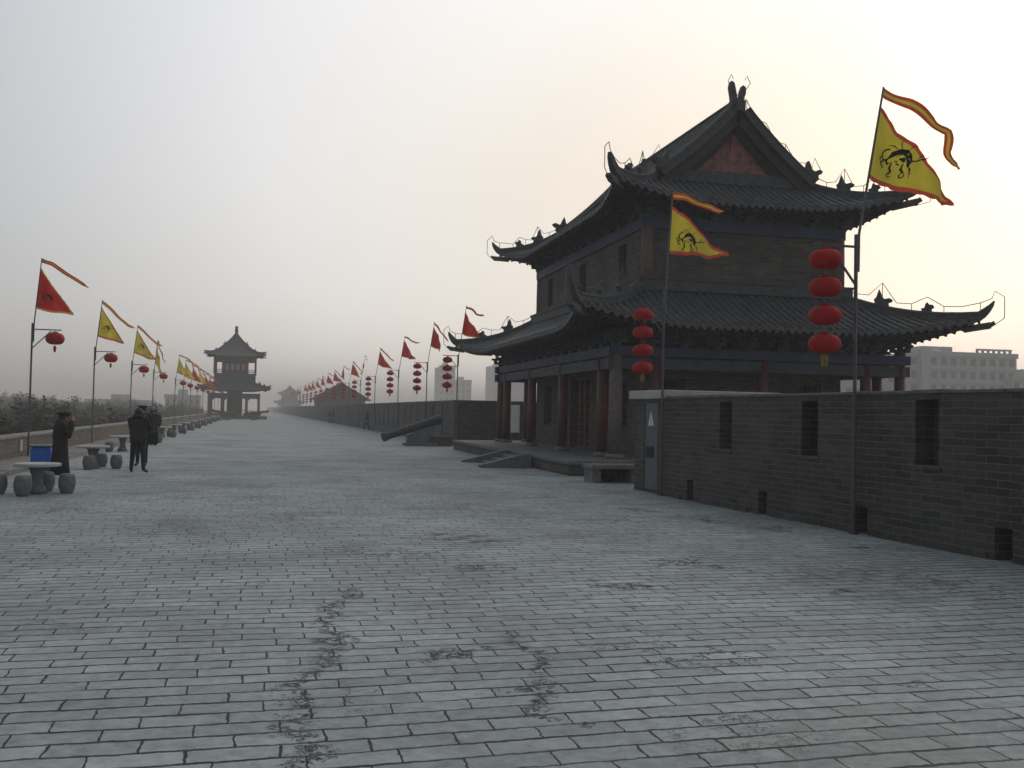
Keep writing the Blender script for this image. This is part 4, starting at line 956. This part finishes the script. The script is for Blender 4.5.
# ------------------------------------------------------------------ people
def make_person(loc,rz,label,J,mats,height=1.72,name='person',hair=True):
    """J: joint overrides. Faces +y. One skinned body with fingers."""
    j=dict(pel=(0,0,.95),sp=(0,.0,1.16),ch=(0,.01,1.34),nk=(0,.01,1.47),hd=(0,.03,1.56),ht=(0,.02,1.66),
      sl=(-.18,0,1.40),sr=(.18,0,1.40),el=(-.25,-.02,1.13),er=(.25,-.02,1.13),wl=(-.25,.08,.89),wr=(.25,.08,.89),
      hl=(-.095,0,.90),hr=(.095,0,.90),kl=(-.105,.03,.49),kr=(.105,.03,.49),al=(-.11,-.01,.09),ar=(.11,-.01,.09),tl=(-.13,.15,.035),tr=(.13,.15,.035))
    j.update(J); 
    rad=dict(pel=(.15,.12),sp=(.14,.11),ch=(.16,.115),nk=(.06,.06),hd=(.085,.10),ht=(.07,.085),sl=(.075,.07),sr=(.075,.07),el=(.055,.055),er=(.055,.055),wl=(.034,.034),wr=(.034,.034),
      hl=(.1,.1),hr=(.1,.1),kl=(.07,.07),kr=(.07,.07),al=(.05,.05),ar=(.05,.05),tl=(.045,.035),tr=(.045,.035))
    names=list(j); idx={n:i for i,n in enumerate(names)}; vs=[Vector(j[n]) for n in names]; rs=[rad[n] for n in names]
    E=[('pel','sp'),('sp','ch'),('ch','nk'),('nk','hd'),('hd','ht'),('ch','sl'),('ch','sr'),('sl','el'),('sr','er'),('el','wl'),('er','wr'),('pel','hl'),('pel','hr'),('hl','kl'),('hr','kr'),('kl','al'),('kr','ar'),('al','tl'),('ar','tr')]
    ed=[(idx[a],idx[b]) for a,b in E]
    for side,(a,b) in (('l',('el','wl')),('r',('er','wr'))):
        wv=Vector(j[b]); d=(wv-Vector(j[a])).normalized(); q=d.cross(Vector((1,0,0)));
        q=(Vector((0,1,0))-d*d.y); q=q.normalized() if q.length>.1 else Vector((0,0,1)); s2=d.cross(q)
        vs.append(wv+d*.07); rs.append((.036,.024)); pi=len(vs)-1; ed.append((idx[b],pi))
        for k in range(4):
            o=q*(-.027+.018*k); ln=(.06,.075,.08,.07)[k]
            vs.append(wv+d*(.10)+o); rs.append((.0095,.0095)); ed.append((pi,len(vs)-1)); vs.append(wv+d*(.10+ln*.55)+o+s2*.008); rs.append((.009,.009)); ed.append((len(vs)-2,len(vs)-1)); vs.append(wv+d*(.10+ln)+o+s2*.028); rs.append((.008,.008)); ed.append((len(vs)-2,len(vs)-1))
        vs.append(wv+d*.05+q*.045); rs.append((.011,.011)); ed.append((pi,len(vs)-1)); vs.append(wv+d*.09+q*.06+s2*.02); rs.append((.009,.009)); ed.append((len(vs)-2,len(vs)-1))
    me=bpy.data.meshes.new('tmp'); me.from_pydata([tuple(v) for v in vs],ed,[]); o=bpy.data.objects.new('tmp',me); C.objects.link(o)
    md=o.modifiers.new('skin','SKIN'); sv=me.skin_vertices[0].data
    for i,r in enumerate(rs): sv[i].radius=r; sv[i].use_root=(i==0)
    s_=o.modifiers.new('sub','SUBSURF'); s_.levels=2; s_.render_levels=2
    dg=bpy.context.evaluated_depsgraph_get(); m2=bpy.data.meshes.new_from_object(o.evaluated_get(dg)); bpy.data.objects.remove(o); 
    hd=Vector(j['hd'])
    for v in m2.vertices:    # face: nose, brow, chin shaping
        p=v.co
        if (p-hd).length<.16 and p.y>hd.y+.05 and abs(p.x-hd.x)<.02 and -.03<p.z-hd.z<.02: p.y+=.022
    m2.materials.clear()
    for q in ('skin',mats[0],mats[1],'cast'): m2.materials.append(M[q])
    hl=[Vector(j['wl']),Vector(j['wr'])]; el_=[Vector(j['el']),Vector(j['er'])]
    for p in m2.polygons:
        c=p.center; mi=1
        if c.z>Vector(j['nk']).z+.015 and (c-hd).length<.22: mi=0
        elif any((c-w_).dot((w_-e_).normalized())>0.0 and (c-w_).length<.22 for w_,e_ in zip(hl,el_)): mi=0
        elif c.z<.1: mi=3
        elif c.z<.93: mi=2
        p.material_index=mi; p.use_smooth=True
    b=bpy.data.objects.new(name,m2); C.objects.link(b); b.location=loc; b.rotation_euler=(0,0,rz); k=height/1.72; b.scale=(k,k,k)
    m2.name=name; tag(b,label,'person')
    # face details: eyes, ears, brow are tiny children
    g=MB()
    for s in (-1,1): g.lathe([(.004,-.006),(.011,0),(.004,.006)],8,c=(hd.x+s*.032,hd.y+.098,hd.z+.02))
    g.build('eyes','black',b)
    g=MB()
    for s in (-1,1): g.lathe([(.01,-.03),(.02,0),(.012,.03)],8,c=(hd.x+s*.088,hd.y,hd.z),sy=1.3,sx=.6)
    g.build('ears','skin',b)
    if hair:
        g=MB(); 
        rr=[]
        for i in range(7):
            a=math.pi/2*i/6; rr.append(((hd.x,hd.y-.02-.01*(1-i/6),hd.z+.01+.125*math.sin(a)),.100*math.cos(a)+.002,.115*math.cos(a)+.002))
        rr=[((hd.x,hd.y-.05,hd.z-.07),.07,.07),((hd.x,hd.y-.035,hd.z-.02),.098,.09)]+rr
        g.rings(rr,16); g.build('hair','hair',b,smooth=True)
    return b,j
# the guard in a long coat
gd,j=make_person((-4.02,22.95,0),R(-62),'guard in long black coat and peaked cap raising one hand to his face',
   dict(er=(.27,.10,1.17),wr=(.06,.22,1.47),kl=(-.12,-.04,.48),al=(-.14,-.2,.12),tl=(-.15,-.05,.04),kr=(.1,.1,.49),ar=(.1,.1,.09),tr=(.11,.26,.035),nk=(0,.03,1.47),hd=(0,.07,1.56),ht=(0,.07,1.66)),('coat','trous'),height=1.66)
g=MB(); g.rings([((0,0,.30),.245,.22),((0,0,.5),.225,.195),((0,0,.75),.20,.17),((0,0,.98),.185,.155),((0,0,1.2),.195,.15),((0,.01,1.36),.215,.14),((0,.01,1.43),.17,.12),((0,.01,1.475),.09,.09)],22)
for s,e1,w1 in ((-1,j['el'],j['wl']),(1,j['er'],j['wr'])):
    sh=Vector((s*.18,0,1.4)); e1=Vector(e1); w1=Vector(w1); g.tube([sh-Vector((s*.05,0,0)),sh+Vector((s*.02,0,-.03)),e1,e1*.45+w1*.55,w1],[.07,.088,.076,.068,.062],12)
ct=g.build('long_coat','coat',gd,smooth=True)
g=MB(); g.rings([((0,.01,1.40),.15,.13),((0,.02,1.45),.165,.145),((0,.02,1.50),.14,.13),((0,.02,1.53),.11,.11)],16); g.build('fur_collar','fur',gd,smooth=True)
g=MB()
for z in (.75,.92,1.09,1.26):
    for x in (-.06,.07): g.lathe([(.018,-.01),(.018,.01)],8,c=(x,.158 if z<1.2 else .15,z))
g.build('buttons','button',gd)
g=MB(); g.rings([((0,.06,1.60),.103,.12),((0,.06,1.64),.108,.125),((0,.055,1.665),.14,.155),((0,.05,1.682),.138,.15),((0,.05,1.69),.1,.11)],18); g.rings([((0,.15,1.612),.085,.075),((0,.155,1.62),.085,.075)],14); g.build('peaked_cap','coat',gd,smooth=True)
def jacket(b,j,m_='coat',lo=.80,fat=1.0,hood=False):
    g=MB(); x,y=j['ch'][0],j['ch'][1]
    g.rings([((0,0,lo),.19*fat,.155*fat),((0,0,lo+.12),.20*fat,.16*fat),((0,0,1.1),.19*fat,.15*fat),((x*.7,y*.7,1.25),.21*fat,.155*fat),((x,y,1.37),.215*fat,.145*fat),((x,y,1.44),.16,.12),((x,y,1.49),.085,.085)],20)
    for s,n in ((-1,'l'),(1,'r')):
        sh=Vector(j['s'+n]); e1=Vector(j['e'+n]); w1=Vector(j['w'+n]); g.tube([sh-Vector((s*.06,0,0)),sh+Vector((s*.02,0,-.02)),e1,e1*.5+w1*.5,w1],[.07,.085,.072,.062,.052],12)
    if hood: g.rings([((x,y-.08,1.42),.12,.07),((x,y-.1,1.49),.13,.08),((x,y-.07,1.53),.1,.06)],12)
    return g.build('jacket',m_,b,smooth=True)
a,j=make_person((-3.0,28.05,0),R(-12),'person in black jacket seen from behind, legs apart, holding up a camera',
   dict(er=(.24,.16,1.2),wr=(.08,.32,1.38),el=(-.24,.16,1.2),wl=(-.06,.32,1.38),al=(-.15,-.01,.09),tl=(-.18,.14,.035),kl=(-.13,.02,.49),ar=(.16,.0,.09),tr=(.24,.12,.035),kr=(.13,.03,.49)),('coat','trous'),height=1.77); jacket(a,j,fat=1.05,hood=True)
g=MB(); g.box(-.07,.07,-.025,.025,-.045,.045); g.box(-.02,.03,-.03,.03,.045,.06); g.lathe([(.03,0),(.028,.05)],12,c=(0,0,0))
cm=g.build('camera','cast',loc=(-2.9,28.5,1.5),rz=R(-12),bevel=.005); tag(cm,'small dark camera held up by the person seen from behind','camera')
b_,j=make_person((-3.22,31.2,0),R(170),'person in dark peaked cap facing us just behind the person with a camera',dict(),('coat','trous'),height=1.84); jacket(b_,j,lo=.6)
g=MB(); g.rings([((0,.02,1.61),.103,.12),((0,.02,1.64),.108,.125),((0,.02,1.67),.132,.148),((0,.02,1.69),.1,.11)],18); g.rings([((0,.11,1.612),.085,.075),((0,.115,1.62),.085,.075)],14); g.build('peaked_cap','coat',b_,smooth=True)
g=MB(); g.rings([((0,0,0),.13,.07),((0,0,.15),.17,.09),((0,0,.3),.14,.07),((0,0,.36),.06,.03)],14); g.tube([(-.1,0,.32),(-.12,-.02,.6),(-.02,0,.78),(.08,-.02,.6),(.1,0,.32)],.014,6)
tag(g.build('shoulder_bag','coat',loc=(-2.75,29.3,.72),smooth=True),'black shoulder bag hanging at the side of the pair of people','bag')
c_,j=make_person((-4.35,47.5,0),R(150),'third dark figure standing farther back beside the kerb on the left',dict(al=(-.14,.1,.09),tl=(-.15,.25,.035)),('coat','trous'),height=1.68); jacket(c_,j,lo=.7,fat=1.1)
c2,j=make_person((-5.0,52.5,0),R(-30),'smaller dark figure behind the third one near the kerb',dict(),('coat','trous'),height=1.7); jacket(c2,j,lo=.7)
d_,j=make_person((9.75,88.5,0),R(100),'lone dark figure walking beside the far right parapet',dict(al=(-.12,-.22,.1),tl=(-.12,-.08,.05),kl=(-.11,-.02,.49),ar=(.11,.2,.09),tr=(.11,.34,.035),kr=(.11,.18,.5)),('coat','trous'),height=1.75); jacket(d_,j)
# a dark group much farther along the same wall
d2,j=make_person((9.6,132,0),R(80),'left one of two tiny distant figures by the right parapet',dict(),('coat','trous'),height=1.75,hair=True); jacket(d2,j)
d3,j=make_person((10.0,131,0),R(100),'right one of two tiny distant figures by the right parapet',dict(),('coat','trous'),height=1.75,hair=True); jacket(d3,j)

# ------------------------------------------------------------------ trees beyond the low wall
def tree_proto(seed,H,leafm,dens=1.0):
    random.seed(seed)
    e=empty('tree',(0,0,-12),0,label='x',cat='tree',group='bare winter trees below the wall on the left')
    g=MB(); segs=[]
    def branch(p,d,L_,r,lv):
        pts=[p]; rr=[r]; q=p.copy(); dd=d.copy()
        for i in range(4):
            dd=(dd+Vector((random.uniform(-.16,.16),random.uniform(-.16,.16),random.uniform(-.02,.12)))).normalized(); q=q+dd*L_/4; pts.append(q.copy()); rr.append(r*(1-.16*(i+1)))
        g.tube(pts,rr,6 if lv<2 else 4,cap=lv==0)
        if lv>=3: segs.append(pts); return
        for k in range(4 if lv else 6):
            t=random.uniform(.4,1); i=min(3,int(t*4)); a=random.uniform(0,6.28); sp_=random.uniform(.5,.95)
            nd=(dd+Vector((math.cos(a)*sp_,math.sin(a)*sp_,random.uniform(0,.4)))).normalized()
            branch(pts[i]+(pts[i+1]-pts[i])*(t*4-i),nd,L_*random.uniform(.55,.75),r*.45,lv+1)
        branch(q,dd,L_*.65,r*.55,lv+1)
    branch(Vector((0,0,0)),Vector((0,0,1)),H*.42,H*.018,0)
    g.build('trunk','bark',e)
    g=MB()
    for pts in segs:
        for p in pts[1:]:
            for k in range(int(16*dens)):
                c=p+Vector((random.gauss(0,.35),random.gauss(0,.35),random.gauss(0,.3))); s=random.uniform(.09,.2)
                a=Vector((random.gauss(0,1),random.gauss(0,1),random.gauss(0,1))).normalized(); b=a.orthogonal().normalized()
                g.add([c-a*s,c+b*s*.6,c+a*s,c-b*s*.6],[(0,1,2,3)])
    g.build('crown',leafm,e); e['_h']=1.0; e['_h']=max(v[2] for v in g.v)
    return e
protos=[tree_proto(1,14,'leaf',1.5),tree_proto(2,13,'leaf2',1.0),tree_proto(3,12,'leaf',1.4),tree_proto(4,15,'leaf2',.9)]
TH=[p['_h'] for p in protos]
for p in protos: del p['_h']
random.seed(11); used=set()
yy=48.0
while yy<420:
    xl,xr=-.26*yy-3,min(-13.5,-.05*yy)
    n=max(2,int((xr-xl)/(6.0+yy*.012)))
    for k in range(n):
        xx=xl+(xr-xl)*(k+.5)/n+random.uniform(-2,2); y2=yy+random.uniform(-4,4)
        i=random.randrange(4); p=protos[i]
        if i in used: c=copy_tree(p)
        else: c=p; used.add(i)
        c.location=(xx,y2,-12); px=max(0,min(260,255+1015*xx/y2)); tp=395+7*max(0,(px-70)/150)+random.uniform(-2,7); s=(13.8+(405-tp)*y2/985)/TH[i]; c.scale=(s*1.2,s*1.2,s); c.rotation_euler=(0,0,random.uniform(0,6.28))
        c['label']='bare hazy tree in the dim belt of trees below the wall on the left'
    yy+=8+yy*.06
# right side of the city is bare; buildings
def block(loc,rz,w,d,h,label,wallm,rows,cols,ww,wh,group=None,extra=None,cat='building'):
    e=empty('apartment_block' if cat=='building' else 'office_tower',loc,rz,label=label,cat=cat,group=group)
    g=MB(); fh=h/rows; hs=[]; bw=w/cols
    for r in range(rows):
        for c in range(cols): hs.append((c*bw+(bw-ww)/2,c*bw+(bw+ww)/2,r*fh+(fh-wh)*.6,r*fh+(fh-wh)*.6+wh,.3))
    recessed(g,w,h,d,hs,mih=1,o=(-w/2,0)); g.build('wall',[wallm,'glass'],e)
    g=MB(); 
    for r in range(1,rows+1): g.box(-w/2-.3,w/2+.3,-.35,-.01,r*fh-.25,r*fh+.05)
    g.build('floor_bands',wallm,e)
    g=MB(); g.box(-w/2-.3,w/2+.3,-.3,.3,h+.003,h+1.1); g.box(-w*.15,w*.12,d*.3,d*.6,h+.003,h+3.2); g.build('roof_parapet',wallm,e)
    return e
# big pale building, right
B=block((187,231,-13),R(-4),36,30,33,'broad white office building with a small dome seen over the right parapet','bwhite',9,12,1.7,1.9)
g=MB(); g.lathe([(3.2,0),(3.1,.5),(2.6,1.2),(1.6,1.9),(.3,2.3)],20,c=(-2,8,33)); g.build('dome','bgrey',B,smooth=True)
g=MB()
for i in range(7): x=5.5+i*1.7; g.box(x,x+.5,-.2,.4,33.02,34.7)
g.box(5.5,16.4,-.2,.4,34.7,35.2); g.build('roof_colonnade','bwhite',B)
g=MB(); g.box(-12.2,-9.4,-1.6,-.02,0,34.6); g.build('stair_bay','bwhite',B)
for i,x in enumerate((-7,-3.5,3,6.5,10)):
    pass
block((214,226,-12),R(-4),26,26,26,'lower pale block right of the domed white building','bwhite',7,9,1.6,1.8)
block((148,236,-12),R(-4),44,20,31,'long pale building seen between the right hand pavilion columns','bwhite',8,14,1.7,1.8)
block((120.6,630,-12),0,10.4,18,43,'faint narrow tower block left of the pavilion','bgrey',9,3,1.9,2.4,cat='building')
block((132,633,-12),0,10.8,18,34,'shorter faint block joined to the narrow tower left of the pavilion','bgrey',8,3,1.9,2.4,cat='building')
block((165,633,-12),0,27,20,45,'hazy tower block seen between the maroon columns','bgrey',10,6,1.2,1.6,cat='building')
block((190,612,-12),0,14,20,48,'second hazy tower block seen between the maroon columns','bgrey',10,4,1.2,1.6,cat='building')
block((-27,400,-12),0,13,10,17.3,'pale hazy block left of the tower beyond the trees','bwhite',5,6,1.2,1.5)
block((-52,420,-12),0,26,10,15,'long low hazy block above the left treetops','bgrey',4,9,1.4,1.5)
block((-90,430,-12),0,30,10,14.5,'distant grey block at the far left behind the trees','bgrey',4,10,1.4,1.5)
# ------------------------------------------------------------------ haze
hb=MB(); hb.box(-2900,2900,-700,3700,-13,37.5); ho=hb.build('haze','white'); ho['kind']='stuff'
hm=bpy.data.materials.new('haze'); hm.use_nodes=True; nt=hm.node_tree; nt.nodes.clear(); o=nt.nodes.new('ShaderNodeOutputMaterial'); pv=nt.nodes.new('ShaderNodeVolumePrincipled')
pv.inputs['Color'].default_value=(.99,.958,.93,1); pv.inputs['Density'].default_value=.0015; pv.inputs['Anisotropy'].default_value=0; nt.links.new(pv.outputs[0],o.inputs['Volume'])
ho.data.materials.clear(); ho.data.materials.append(hm)
